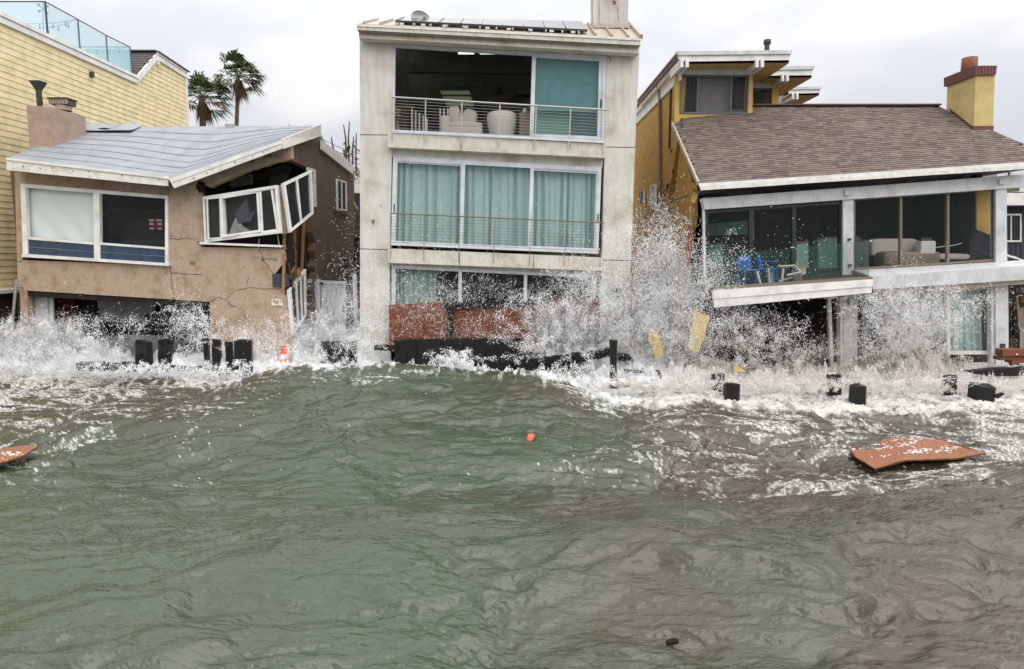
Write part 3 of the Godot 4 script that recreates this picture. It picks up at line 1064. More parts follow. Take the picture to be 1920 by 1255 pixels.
	for j in 4:
		var row := []
		for i in 9:
			var s := 0.0 + i / 8.0 * 0.24
			row.append(BL.lerp(RR, s) + Vector3(0, 0.07 + 0.07 * sin(i * 1.25) * sin(j * 0.9 + 0.4) - 0.42 * (0.25 * j - 0.1), 0.25 * j - 0.1))
		flap.append(row)
	part(roof, "torn_flap", Shape.new().sheet(flap, true), M.membrane)
	part(roof, "tear", blot(at(190, 243, RR.z + 0.35), 0.5, 0.055, Vector3(0, 0, -0.1)), M.crack)
	part(roof, "tear", blot(at(172, 250, RR.z + 0.45), 0.16, 0.07, Vector3(0, 0, -0.1)), M.crack)
	# fascia
	var fa := part(h, "fascia", Shape.new().prism(jag(pz([11, 300, 315, 334, 314, 349, 12, 319], 0.56), 0.6, 0.004), Vector3(0, 0, -0.05)), M.white_worn)
	part(h, "fascia", Shape.new().prism(pz([320, 343, 530, 268, 532, 277, 326, 353], 0.57), Vector3(0, 0, -0.05)), M.white_worn, "broken fascia rising to the right")
	part(h, "drip_edge", Shape.new().prism(pz([11, 295, 318, 331, 316, 336, 11, 300], 0.59), Vector3(0, 0, -0.05)), M.white)
	part(h, "drip_edge", Shape.new().prism(pz([316, 335, 530, 262, 531, 268, 320, 343], 0.585), Vector3(0, 0, -0.04)), M.white)
	var capq := PackedVector3Array([at(529, 261, 0.6), atx(602, 233, C2.x + 0.07), atx(602, 255, C2.x + 0.07), at(533, 279, 0.6)])
	part(h, "fascia", Shape.new().prism(capq, Vector3(-0.05, 0, -0.02)), M.white_worn, "pale end cap of the fascia")
	part(h, "fascia", Shape.new().prism(pX([603, 262, 663, 310, 662, 327, 603, 280], XS + 0.1), Vector3(-0.05, 0, 0)), M.white_worn)
	for p in [[43, 312], [97, 315], [166, 322], [228, 329], [297, 338], [75, 316], [136, 321]]:
		part(fa, "nail_hole", blot(at(p[0], p[1], 0.565), 0.018, 0.022, Vector3(0, 0, -0.004), 7), M.rust)
	for p in [[363, 334], [388, 325], [473, 293], [492, 285], [440, 304]]:
		part(fa, "nail_hole", blot(at(p[0], p[1], 0.575), 0.018, 0.022, Vector3(0, 0, -0.004), 7), M.rust)
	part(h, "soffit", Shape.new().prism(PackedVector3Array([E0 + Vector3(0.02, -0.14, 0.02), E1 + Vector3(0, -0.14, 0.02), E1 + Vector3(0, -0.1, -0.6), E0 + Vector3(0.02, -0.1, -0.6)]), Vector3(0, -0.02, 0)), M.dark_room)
	# the big window over its band of blue tiles
	var bw := part(h, "window", Shape.new(), M.white)
	var F := func(a: Array, z := 0.06, dd := -0.12) -> void:
		var s := Shape.new().prism(pz(a, z), Vector3(0, 0, dd))
		part(bw, "frame", s, M.white)
	F.call([38, 344, 314, 367, 314, 373, 38, 351])
	F.call([38, 351, 47, 352, 52, 476, 42, 476])
	F.call([174, 362, 186, 363, 187, 487, 176, 486], 0.07)
	F.call([309, 373, 314, 373, 315, 494, 309, 493])
	F.call([40, 476, 316, 494, 316, 499, 40, 482], 0.12)
	F.call([52, 444, 175, 455, 175, 459, 52, 449], 0.05)
	F.call([187, 455, 309, 464, 309, 468, 187, 459], 0.05)
	part(bw, "pane", Shape.new().prism(pz([47, 352, 174, 362, 175, 455, 51, 444], -0.04), Vector3(0, 0, -0.006)), M.pane)
	part(bw, "pane", Shape.new().prism(pz([186, 363, 309, 373, 309, 464, 187, 455], -0.04), Vector3(0, 0, -0.006)), M.pane)
	for side_q in [pz([52, 449, 175, 459, 176, 486, 52, 476], 0.012), pz([187, 459, 309, 468, 309, 494, 187, 486], 0.012)]:
		var grout := part(bw, "tile_band", Shape.new().prism(side_q, Vector3(0, 0, -0.05)), M.grout)
		for i in 9:
			for j in 2:
				var q := subq(side_q, (i + 0.03) / 9.0, (j + 0.05) / 2.0, (i + 0.97) / 9.0, (j + 0.95) / 2.0)
				part(bw, "tile", Shape.new().prism(shift(q, Vector3(0, 0, 0.012 + rng.randf() * 0.003)), Vector3(0, 0, -0.02)), M.tile[rng.randi() % 4])
	# blind behind the left pane
	var bq := pz([46, 350, 176, 360, 176, 458, 50, 447], -0.14)
	var bl := []
	for j in 12:
		var row := []
		for i in 14:
			var u := i / 13.0
			var v := j / 11.0
			row.append(inq(bq, u, v) + Vector3(0, 0, 0.02 * sin((u - v * 0.6) * 16.0) * v + 0.01 * sin(u * 9.0)))
		bl.append(row)
	single("roller_blind", "pale blue white roller blind drawn down behind the tan house's left pane", "blind", Shape.new().sheet(bl, true), M.blind)
	# rooms
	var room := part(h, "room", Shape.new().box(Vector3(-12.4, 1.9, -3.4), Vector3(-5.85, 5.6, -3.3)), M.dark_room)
	part(h, "floor", Shape.new().box(Vector3(-12.4, 2.05, -3.3), Vector3(-6.2, 2.3, -0.21)), M.dark_room)
	part(room, "wall_panel", Shape.new().prism(pz([205, 390, 330, 395, 330, 470, 205, 465], -2.6), Vector3(0, 0, -0.05)), M.mid_room)
	part(room, "doorway", Shape.new().prism(pz([482, 322, 500, 316, 500, 420, 482, 420], -2.2), Vector3(0, 0, -0.05)), M.black_room)
	part(room, "picture_panel", Shape.new().prism(pz([505, 316, 540, 308, 540, 380, 505, 380], -2.4), Vector3(0, 0, -0.05)), M.mid_room)
	part(room, "bare_beam", Shape.new().prism(pz([400, 350, 545, 312, 545, 320, 400, 360], -1.6), Vector3(0, 0, -0.1)), M.dark_room)
	part(room, "ceiling_board", Shape.new().prism(pz([430, 338, 470, 326, 472, 345, 432, 352], -1.0), Vector3(0, 0, -0.1)), M.mid_room)
	# lower opening
	part(h, "room", Shape.new().box(Vector3(-12.4, -0.5, -3.0), Vector3(-6.0, 2.05, -2.9)), M.black_room)
	part(h, "lintel", Shape.new().prism(pz([50, 545, 393, 566, 393, 574, 50, 556], -0.03), Vector3(0, 0, -0.4)), M.rot)
	part(h, "inner_wall", Shape.new().prism(pz([104, 552, 136, 554, 138, 700, 106, 700], -1.0), Vector3(0, 0, -0.1)), M.red_wall)
	part(h, "inner_wall", Shape.new().prism(pz([136, 552, 186, 554, 186, 700, 138, 700], -1.6), Vector3(0, 0, -0.1)), M.black_room)
	part(h, "inner_wall", Shape.new().prism(jag(pz([184, 556, 292, 562, 291, 575, 287, 574, 286, 587, 270, 589, 262, 604, 194, 604, 186, 596], -1.3), 0.1, 0.01), Vector3(0, 0, -0.1)), M.grey_panel)
	part(h, "inner_wall", Shape.new().prism(pz([350, 560, 364, 562, 364, 640, 350, 640], -1.2), Vector3(0, 0, -0.1)), M.grey_panel)
	part(h, "hanging_strip", Shape.new().prism(pz([123, 556, 140, 558, 139, 560, 123, 558], -0.2), Vector3(0, 0, -0.03)), M.white)
	part(h, "hanging_strip", Shape.new().prism(pz([219, 560, 221, 560, 224, 570, 222, 571], -0.2), Vector3(0, 0, -0.02)), M.white)
	part(h, "door_panel", Shape.new().prism(pz([57, 553, 88, 554, 94, 720, 64, 720], -0.35), Vector3(0, 0, -0.06)), M.white_grey)
	part(h, "door_panel", Shape.new().prism(pz([84, 553, 98, 555, 104, 720, 92, 720], -0.42), Vector3(0, 0, -0.06)), M.vinyl)
	for k in 7:
		part(h, "grate_bar", Shape.new().prism(pz([219 + k * 4.4, 599, 221 + k * 4.4, 599, 221 + k * 4.4, 613, 219 + k * 4.4, 613], -0.6), Vector3(0, 0, -0.03)), M.dark_metal)
	# corner windows, pushed out of the wall
	var cw := window_in(h, "window", PackedVector3Array([at(379, 369, 0.12), at(519, 347, 0.3), at(527, 437, 0.3), at(383, 455, 0.12)]), 0.1, 0.03, 0.06, [0.27], M.white, null, 0.012)
	for qa in [[390, 374, 411, 371, 412, 443, 392, 446], [418, 368, 480, 358, 485, 432, 421, 440], [487, 361, 514, 353, 519, 429, 489, 434]]:
		var z0: float = 0.14 + 0.1 * (qa[0] - 390.0) / 120.0
		var q := pz(qa, z0)
		part(cw, "pane", Shape.new().prism(q, Vector3(0, 0, -0.006)), M.pane)
	window_in(cw, "sash", pz([411, 369, 485, 356, 490, 435, 415, 446], 0.22), 0.05, 0.07, 0.06, [], M.white, null)
	window_in(cw, "sash", pz([386, 372, 413, 369, 415, 447, 389, 449], 0.16), 0.04, 0.1, 0.03, [], M.white, null)
	window_in(cw, "sash", pz([486, 356, 517, 351, 523, 432, 490, 437], 0.24), 0.04, 0.1, 0.04, [], M.white, null)
	part(cw, "loose_bar", Shape.new().prism(pz([507, 356, 511, 355, 522, 428, 518, 430], 0.26), Vector3(0, 0, -0.03)), M.white)
	part(cw, "backing", Shape.new().prism(pz([388, 374, 518, 352, 524, 434, 392, 448], -0.05), Vector3(0, 0, -0.02)), M.black_room)
	for sh in [[440, 400, 462, 372, 468, 400, 478, 395, 470, 415, 446, 420], [428, 440, 441, 408, 456, 425, 470, 433, 440, 438]]:
		part(cw, "glass_shard", Shape.new().prism(pz(sh, 0.1), Vector3(0, 0, -0.01)), M.slate if sh[0] == 440 else M.grey_panel)
	part(h, "sill", Shape.new().prism(pz([374, 454, 527, 460, 527, 464, 373, 458], 0.14), Vector3(0, 0, -0.16)), M.white)
	var a0 := at(531, 344, 0.28)
	var sw := window_in(h, "window", PackedVector3Array([a0, at(584, 319, -0.55), at(588, 401, -0.6), at(545, 436, 0.24)]), 0.09, 0.07, 0.06, [0.47], M.white, null, 0.03, 0.03, "side window swung out at the broken corner")
	part(sw, "pane", Shape.new().prism(PackedVector3Array([at(535, 349, 0.2), at(581, 326, -0.6), at(585, 398, -0.65), at(547, 430, 0.18)]), Vector3(-0.01, 0, 0)), M.solar)
	# exposed framing inside the tear
	for k in 8:
		var x0 := 534.0 + k * 6.0
		var xx := -5.75 - 0.12 * (k % 3)
		var p := atx(x0, 440, xx)
		part(h, "stud", Shape.new().beam(atx(x0, 420 - k * 2, xx), atx(x0 + rng.randf_range(-6, 4), 545, xx), 0.06, 0.09, Vector3(0, 0, 1)), M.stud if k % 3 else M.raw_wood)
	part(h, "wall", Shape.new().prism(pX([528, 430, 585, 400, 585, 620, 540, 700], -6.2), Vector3(-0.1, 0, 0)), M.rot)
	part(h, "torn_board", Shape.new().prism(jag(pz([541, 447, 551, 462, 556, 478, 548, 482, 542, 470], -0.1), 0.05, 0.02), Vector3(0, 0, -0.03)), M.raw_wood)
	part(h, "torn_board", Shape.new().prism(jag(pz([556, 506, 562, 502, 565, 518, 558, 524], -0.3), 0.05, 0.02), Vector3(0, 0, -0.03)), M.raw_wood)
	part(h, "torn_board", Shape.new().prism(jag(pz([545, 520, 550, 517, 552, 535, 546, 537], -0.1), 0.05, 0.02), Vector3(0, 0, -0.03)), M.raw_wood)
	part(h, "torn_edge", Shape.new().prism(jag(pz([528, 462, 545, 440, 552, 470, 548, 520, 546, 572, 538, 550, 516, 532, 512, 515, 528, 498, 536, 486], -0.08), 0.06, 0.02), Vector3(0, 0, -0.1)), M.rot)
	for k in 14:
		var c := at(rng.randf_range(530, 552), rng.randf_range(450, 545), rng.randf_range(-0.5, 0.0))
		var d := Vector3(rng.randf_range(-0.5, 0.5), 1, rng.randf_range(-0.6, 0.6)).normalized() * rng.randf_range(0.1, 0.3)
		part(h, "splinter", Shape.new().beam(c - d, c + d, rng.randf_range(0.015, 0.05), 0.015, Vector3(0, 0, 1)), [M.raw_wood, M.stud, M.rot][k % 3])
	part(h, "meter_box", Shape.new().box(at(514, 538, -0.06), at(540, 514, 0.05)), M.slate)
	var lw := window_in(h, "window", PackedVector3Array([at(543, 544, 0.05), at(574, 505, -0.9), at(575, 592, -0.9), at(551, 628, 0.05)]), 0.08, 0.09, 0.04, [0.42, 0.7], M.white, M.pane, 0.025, 0.03, "tall sashes hanging loose at the corner's foot")
	part(lw, "backing", Shape.new().prism(PackedVector3Array([at(546, 550, -0.1), at(574, 515, -1.0), at(575, 592, -1.0), at(551, 625, -0.1)]), Vector3(-0.02, 0, 0)), M.slate)
	for w in [[[484, 466, 486, 447], [524, 463, 520, 440]], []]:
		for e in w:
			part(h, "loose_wire", Shape.new().tube(pz(e, 0.1), 0.006, 0.006, 5), M.white)
	# marks in the stucco
	cracks(h, "crack", [[46, 484, 38, 492, 32, 490], [314, 448, 335, 449, 350, 446, 372, 448], [484, 466, 492, 482, 502, 500, 513, 516], [320, 500, 322, 530, 326, 562], [394, 566, 410, 558, 422, 562, 434, 574, 446, 575], [422, 562, 440, 545, 470, 540, 500, 542, 526, 542], [320, 512, 350, 514, 380, 516], [490, 488, 520, 484], [462, 535, 466, 520], [314, 347, 316, 369], [36, 538, 44, 542]], 0.003, 0.009)
	for p in [[373, 456, 0.07, 0.08], [361, 494, 0.11, 0.075], [340, 484, 0.02, 0.03], [352, 480, 0.012, 0.04], [492, 486, 0.05, 0.06], [516, 488, 0.09, 0.022], [466, 302, 0.2, 0.035], [500, 291, 0.22, 0.05]]:
		part(h, "paint_chip", blot(at(p[0], p[1], 0.003), p[2], p[3], Vector3(0, 0, -0.01)), M.green_paint)
	part(h, "hole", blot(at(378, 352, 0.004), 0.13, 0.16, Vector3(0, 0, -0.02), 15), M.rot)
	# address tile
	var ad := single("address_plate", "white tile with a beige centre square on the tan stucco corner", "plate", Shape.new().prism(pz([509, 561, 530, 561, 530, 573, 509, 573], 0.025), Vector3(0, 0, -0.03)), M.white)
	part(ad, "centre", Shape.new().prism(pz([516, 563, 523, 563, 523, 571, 516, 571], 0.03), Vector3(0, 0, -0.01)), M.soffit)
	for tx in [[511.2, "6"], [524.2, "5"], [527.2, "1"]]:
		letter(ad, tx[1], at(tx[0], 570, 0.028), 0.085, M.dark_metal)
	# leaning downspout at the left corner
	single("downspout", "grey metal downspout leaning off the tan house's left corner", "pipe", Shape.new().tube(pz([31, 524, 27, 560, 22, 610, 21, 660], 0.2), 0.035, 0.035, 8), M.steel)
	# chimney
	var ch := thing("chimney", "pink stucco chimney with a metal flue cap on the grey roof", "chimney", at(75, 272, -0.8))
	var cf := pz([49, 197, 95, 201, 97, 276, 55, 276], -0.7)
	part(ch, "stack", Shape.new().prism(cf, Vector3(0.1, 0, -1.25)), M.chimney)
	part(ch, "flashing", Shape.new().prism(pz([56, 272, 99, 275, 100, 281, 56, 279], -0.66), Vector3(0.12, 0, -1.3)), M.steel)
	var cc := at(118, 199, -1.45)
	part(ch, "flue_cap", Shape.new().box(cc + Vector3(-0.27, 0.15, -0.22), cc + Vector3(0.27, 0.18, 0.22)), M.dark_metal)
	part(ch, "flue", Shape.new().lathe(cc + Vector3(0, -0.12, 0), [[0.2, 0.0], [0.2, 0.1], [0.21, 0.12]], 16), M.chimney)
	for k in 12:
		part(ch, "cap_slat", Shape.new().box(cc + Vector3(-0.25 + k * 0.043, 0.02, 0.18), cc + Vector3(-0.232 + k * 0.043, 0.15, 0.2)), M.tan_metal)
	part(ch, "cap_back", Shape.new().box(cc + Vector3(-0.24, 0.01, -0.18), cc + Vector3(0.24, 0.15, 0.17)), M.dark_metal)
	part(ch, "flue", Shape.new().lathe(at(92, 203, -1.2) + Vector3(0, -0.05, 0), [[0.17, 0.0], [0.17, 0.09], [0.0, 0.1]], 14), M.chimney)
	var fn := thing("vent_funnel", "dark green square funnel vent beside the pink chimney", "vent", at(70, 200, -0.9))
	var f0 := at(72, 168, -1.2)
	part(fn, "pipe", Shape.new().box(f0 + Vector3(-0.05, -0.6, -0.05), f0 + Vector3(0.05, 0.08, 0.05)), M.green_metal)
	var hood := Shape.new()
	var lo := f0 + Vector3(0, -0.02, 0)
	var hi := f0 + Vector3(0, 0.2, 0)
	for k in 4:
		var a := PI / 4 + k * PI / 2
		var b := a + PI / 2
		var pa := Vector3(cos(a), 0, sin(a))
		var pb := Vector3(cos(b), 0, sin(b))
		hood.quad(lo + pb * 0.075, lo + pa * 0.075, hi + pa * 0.21, hi + pb * 0.21)
		hood.tri(hi + Vector3(0, 0.03, 0), hi + pb * 0.21, hi + pa * 0.21)
	part(fn, "hood", hood, M.green_metal)
	single("roof_vent", "small grey vent on the ridge of the grey membrane roof", "vent", Shape.new().box(at(432, 238, RR.z) + Vector3(-0.12, -0.05, -0.1), at(432, 238, RR.z) + Vector3(0.12, 0.07, 0.1)), M.steel)
	# things left in the room behind the dark pane
	var so := thing("sofa", "dark rounded sofa behind the tan house's right pane", "sofa", at(280, 462, -1.4))
	part(so, "back", Shape.new().soft(at(285, 440, -1.5), Vector3(0.85, 0.6, 0.35), 0.6), M.dark_cloth)
	part(so, "seat", Shape.new().soft(at(285, 468, -1.2), Vector3(0.8, 0.3, 0.4), 0.5), M.dark_cloth)
	var cu := thing("cushion", "striped red and white cushion lying on the dark sofa", "cushion", at(294, 430, -1.1))
	var cb := at(294, 421, -1.05)
	part(cu, "pad", Shape.new().soft(cb, Vector3(0.2, 0.17, 0.07), 0.55), M.flag_red)
	for e in [[-0.17, 0.08, -0.03, 0.13], [0.03, 0.08, 0.17, 0.13], [-0.16, -0.02, -0.06, 0.04], [0.06, -0.02, 0.16, 0.04], [-0.16, -0.13, -0.06, -0.09], [0.06, -0.13, 0.16, -0.09]]:
		part(cu, "stripe", Shape.new().box(cb + Vector3(e[0], e[1], 0.055), cb + Vector3(e[2], e[3], 0.074)), M.pale)
	var sh2 := thing("shelf", "dark shelf with bottles behind the right pane", "shelf", at(200, 455, -1.8))
	for k in 3:
		part(sh2, "board", Shape.new().box(at(190, 405 + k * 22, -1.9), at(212, 403 + k * 22, -1.6)), M.dark_room)
	for k in 3:
		part(sh2, "bottle", Shape.new().lathe(at(194 + k * 6, 403, -1.75), [[0.04, 0.0], [0.04, 0.12], [0.015, 0.18], [0.015, 0.24]], 8), M.mid_room)

func letter(parent: Node3D, text: String, where: Vector3, size: float, m: Material) -> void:
	var t := TextMesh.new()
	t.text = text
	var f := SystemFont.new()
	f.font_names = PackedStringArray(["Droid Sans"])
	t.font = f
	t.font_size = 64
	t.pixel_size = size / 46.0
	t.depth = 0.006
	t.horizontal_alignment = HORIZONTAL_ALIGNMENT_LEFT
	t.vertical_alignment = VERTICAL_ALIGNMENT_BOTTOM
	var o := MeshInstance3D.new()
	o.name = "lettering"
	o.mesh = t
	o.material_override = m
	o.position = where - root_of(parent)
	parent.add_child(o, true)

# ---------------------------------------------------------------- the three-storey concrete house
func make_concrete_house() -> void:
	var h := thing("concrete_house", "three storey concrete house with wide white framed windows, middle of the row", "house", Vector3(-0.3, 0, -4))
	var D := Vector3(0, 0, -0.3)
	var P := func(called: String, a: Array, z: float, d: float, m: Material, label := "") -> MeshInstance3D:
		return part(h, called, Shape.new().prism(pz(a, z), Vector3(0, 0, -d)), m, label)
	# piers in three lifts with open joints
	P.call("pier", [674, 70, 737, 74, 735, 252.5, 675, 252], 0.0, 0.3, M.concrete)
	P.call("pier", [675, 253.5, 735, 254, 731, 468, 675, 466], 0.0, 0.3, M.concrete)
	P.call("pier", [675, 467.5, 731, 469.5, 728, 760, 674, 760], 0.0, 0.3, M.concrete)
	P.call("pier", [1137, 96, 1199, 98, 1191, 276, 1134, 275], 0.0, 0.3, M.concrete)
	P.call("pier", [1134, 276.5, 1191, 277.5, 1183, 488, 1129, 487], 0.0, 0.3, M.concrete)
	P.call("pier", [1129, 488.5, 1183, 489.5, 1176, 760, 1118, 760], 0.0, 0.3, M.concrete)
	P.call("joint", [675, 250, 735, 251, 735, 256, 675, 255], -0.02, 0.25, M.crack)
	P.call("joint", [675, 465, 731, 467, 731, 471, 675, 469], -0.02, 0.25, M.crack)
	P.call("joint", [1134, 274, 1191, 275, 1191, 279, 1134, 278], -0.02, 0.25, M.crack)
	P.call("joint", [1129, 486, 1183, 487, 1183, 491, 1129, 490], -0.02, 0.25, M.crack)
	# spandrels and floor slabs
	P.call("spandrel", [737, 68, 1137, 94, 1137, 106, 737, 83], 0.0, 0.3, M.concrete)
	P.call("spandrel", [735, 270, 1134, 288, 1129, 316, 735, 294], -0.05, 0.3, M.concrete)
	P.call("spandrel", [731, 486, 1129, 500, 1128, 517, 731, 498], -0.05, 0.3, M.concrete)
	P.call("floor_slab", [727, 250, 1136, 270, 1136, 296, 727, 276], 0.22, 0.52, M.concrete_edge)
	P.call("floor_slab", [727, 466, 1130, 483, 1130, 508, 727, 493], 0.22, 0.52, M.concrete_edge)
	P.call("joint", [864, 258, 865, 258, 865, 283, 864, 283], 0.223, 0.02, M.crack)
	P.call("joint", [1000, 476, 1001, 476, 1001, 503, 1000, 503], 0.223, 0.02, M.crack)
	P.call("joint", [861, 474, 862, 474, 862, 497, 861, 497], 0.223, 0.02, M.crack)
	# floors inside, side walls, back wall, roof
	var l := at(676, 300, 0).x
	var r := at(1180, 300, 0).x
	var y3 := at(930, 259, 0).y
	var y2 := at(930, 474, 0).y
	part(h, "floor", Shape.new().box(Vector3(l + 0.25, y3 - 0.3, -5.5), Vector3(r - 0.25, y3 - 0.02, -0.31)), M.mid_room)
	part(h, "floor", Shape.new().box(Vector3(l + 0.25, y2 - 0.3, -5.5), Vector3(r - 0.25, y2 - 0.02, -0.31)), M.mid_room)
	part(h, "wall", Shape.new().box(Vector3(l, -0.5, -9), Vector3(l + 0.24, 8.4, -0.31)), M.concrete)
	part(h, "wall", Shape.new().box(Vector3(r - 0.2, -0.5, -9), Vector3(r + 0.04, 8.2, -0.31)), M.concrete)
	var yt := at(930, 97, -4.2).y
	var yc0 := at(930, 102, -4.2).y
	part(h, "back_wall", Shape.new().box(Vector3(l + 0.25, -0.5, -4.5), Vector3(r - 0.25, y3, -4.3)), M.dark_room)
	# upper back wall with a slatted skylight and a row of high windows
	var zb := -4.2
	var sx := [at(818, 180, zb), at(894, 200, zb)]
	part(h, "back_wall", Shape.new().box(Vector3(l + 0.25, y3 - 0.02, zb - 0.2), Vector3(sx[0].x, yc0, zb)), M.mid_room)
	part(h, "back_wall", Shape.new().box(Vector3(sx[1].x, y3 - 0.02, zb - 0.2), Vector3(r - 0.25, yc0, zb)), M.mid_room)
	var st := at(850, 164, zb).y
	var sb := at(850, 204, zb).y
	part(h, "back_wall", Shape.new().box(Vector3(sx[0].x, st, zb - 0.2), Vector3(sx[1].x, yc0, zb)), M.mid_room)
	part(h, "back_wall", Shape.new().box(Vector3(sx[0].x, y3 - 0.02, zb - 0.2), Vector3(sx[1].x, sb, zb)), M.mid_room)
	for e in [[816, 163, 822, 163, 840, 205, 816, 205], [878, 163, 896, 163, 896, 205, 891, 205]]:
		part(h, "skylight_frame", Shape.new().prism(pz(e, zb - 0.01), Vector3(0, 0, -0.1)), M.mid_room)
	for e in [[816, 163, 896, 163, 896, 169, 816, 169], [816, 177.5, 896, 177.5, 896, 180, 816, 180], [816, 188, 896, 188, 896, 190.5, 816, 190.5], [816, 199, 896, 199, 896, 205, 816, 205]]:
		part(h, "skylight_frame", Shape.new().prism(pz(e, zb - 0.02), Vector3(0, 0, -0.06)), M.mid_room)
	for k in 3:
		var y := 168.0 + k * 10.5
		part(h, "skylight_slat", Shape.new().prism(pz([816, y, 896, y, 896, y + 11, 816, y + 11], zb - 0.1), Vector3(0, 0, -0.02)), M.frosted)
	var hi := [[675, 858], [889, 899], [928, 938], [967, 978], [1006, 1190]]
	for e in hi:
		part(h, "high_wall", Shape.new().box(Vector3(at(e[0], 97, zb).x, yc0, zb - 0.2), Vector3(at(e[1], 97, zb).x, yt + 0.14, zb)), M.mid_room)
	var yr := yt + 0.1
	part(h, "ceiling_beam", Shape.new().prism(pz([764, 118, 998, 124, 998, 137, 764, 135], -3.0), Vector3(0, 0, -0.2)), M.mid_room)
	part(h, "inner_wall", Shape.new().prism(pz([737, 84, 764, 86, 764, 260, 737, 258], -2.4), Vector3(0, 0, -0.15)), M.mid_room)
	part(h, "inner_wall", Shape.new().prism(pz([905, 160, 1000, 160, 1000, 262, 905, 262], -4.0), Vector3(0, 0, -0.08)), M.mid_room)
	part(h, "wall_picture", Shape.new().prism(pz([931, 164, 942, 164, 942, 176, 931, 176], -3.9), Vector3(0, 0, -0.05)), M.black_frame)
	part(h, "wall_shelf", Shape.new().prism(pz([964, 177, 996, 177, 996, 179, 964, 179], -3.7), Vector3(0, 0, -0.25)), M.black_frame)
	# roof: gutter, fascia bands, standing seams
	var g0 := at(670, 47, 0.45)
	var g1 := at(1201, 77, 0.45)
	P.call("fascia", [672, 56, 1199, 84, 1198, 100, 673, 71], 0.34, 0.3, M.concrete_edge)
	P.call("gutter", [669, 47, 1201, 75, 1200, 85, 669, 56], 0.46, 0.14, M.concrete_edge)
	P.call("gutter_lip", [668, 45, 1202, 72, 1202, 76, 668, 49], 0.48, 0.03, M.white_worn)
	var ra := at(672, 44, 0.44)
	var rb := at(1201, 72, 0.44)
	var rc := at(1179, 46, -1.4)
	var rd := at(690, 40, -1.4)
	rd.x = ra.x
	rc.x = rb.x
	rd.y = rc.y + 0.12
	var rq := PackedVector3Array([rd, rc, rb, ra])
	part(h, "roof", Shape.new().prism(rq, Vector3(0, -0.08, 0)), M.tan_metal)
	part(h, "roof", Shape.new().prism(PackedVector3Array([rd, rc, Vector3(rc.x, yr + 0.25, -4.6), Vector3(rd.x, yr + 0.25, -4.6)]), Vector3(0, -0.08, 0)), M.tan_metal, "rear roof slope")
	part(h, "ceiling", Shape.new().prism(shift(rq, Vector3(0, -0.14, 0)), Vector3(0, -0.05, 0)), M.mid_room)
	for i in 17:
		var u := (i + 0.3) / 17.0
		part(h, "roof_seam", Shape.new().beam(inq(rq, u, 0.0) + Vector3(0, 0.025, 0), inq(rq, u, 1.0) + Vector3(0, 0.025, 0.02), 0.03, 0.05), M.tan_metal)
	part(h, "rake_trim", Shape.new().beam(rc + Vector3(0.02, 0.03, 0), rb + Vector3(0.02, 0.03, 0.02), 0.06, 0.1), M.tan_metal)
	# chimney stack of the concrete house
	var cb := at(1146, 48, -0.9)
	var ck := part(h, "chimney", Shape.new().prism(pz([1124, -60, 1179, -60, 1178, 50, 1124, 47], -0.75), Vector3(-0.12, 0, -0.8)), M.chimney_grey)
	part(ck, "corner_face", Shape.new().prism(pz([1112, -60, 1124, -60, 1124, 47, 1113, 51], -0.8), Vector3(0, 0, -0.6)), M.concrete)
	part(ck, "flashing", Shape.new().prism(pz([1111, 43, 1181, 45, 1181, 52, 1111, 52], -0.72), Vector3(-0.05, 0, -0.1)), M.tan_metal)
	part(ck, "rust_stain", blot(at(1152, 5, -0.748), 0.045, 0.07, Vector3(0, 0, -0.01)), M.rust)
	part(ck, "rust_stain", Shape.new().prism(pz([1158, 14, 1159.3, 14, 1159, 27, 1160.5, 36, 1159, 36, 1158, 27], -0.748), Vector3(0, 0, -0.01)), M.rust)
	# solar panels lie on the roof
	for k in 9:
		var u0 := 0.125 + k * 0.077
		var t := thing("solar_panel", "dark framed solar panel, number %s from the left along the concrete house's roof" % ["one", "two", "three", "four", "five", "six", "seven", "eight", "nine"][k], "solar panel", inq(rq, u0, 0.8), "solar panels on the concrete roof")
		var q := shift(subq(rq, u0, 0.1, u0 + 0.0745, 0.86), Vector3(0, 0.09, 0))
		part(t, "panel", Shape.new().prism(q, Vector3(0, -0.04, 0)), M.solar)
		part(t, "frame", Shape.new().beam(q[3] + Vector3(0, -0.02, 0.01), q[2] + Vector3(0, -0.02, 0.01), 0.02, 0.05), M.black_frame)
		part(t, "frame", Shape.new().beam(q[3] + Vector3(0, 0, 0), q[0], 0.015, 0.05), M.steel)
		part(t, "bracket", Shape.new().box(q[3] + Vector3(0.1, -0.1, -0.1), q[3] + Vector3(0.2, -0.03, 0.02)), M.pale)
	# satellite dish
	var dd := at(787, 37, -1.3)
	var dish := thing("satellite_dish", "small grey satellite dish leaning on the concrete house's roof", "satellite dish", dd + Vector3(0, -0.3, 0))
	var pts := []
	var bas := Basis(Vector3.UP, 0.5) * Basis(Vector3.RIGHT, -0.15)
	for j in 7:
		var row := []
		for i in 25:
			var a := TAU * i / 24
			var rr := j / 6.0
			row.append(dd + bas * Vector3(cos(a) * rr * 0.27, sin(a) * rr * 0.21, 0.07 * rr * rr))
		pts.append(row)
	part(dish, "reflector", Shape.new().sheet(pts), M.steel)
	part(dish, "mast", Shape.new().tube(PackedVector3Array([dd + Vector3(0, -0.35, -0.05), dd + Vector3(0, 0, -0.03)]), 0.025), M.dark_metal)
	part(dish, "feed_arm", Shape.new().tube(PackedVector3Array([dd + Vector3(0.02, -0.18, 0.02), dd + Vector3(0.16, -0.02, 0.28)]), 0.014), M.dark_metal)
	# third floor: open doorway, sliding leaf
	var w3 := part(h, "window", Shape.new(), M.alu)
	var F := func(a: Array, z := -0.02, d := 0.1) -> void:
		part(w3, "frame", Shape.new().prism(pz(a, z), Vector3(0, 0, -d)), M.alu)
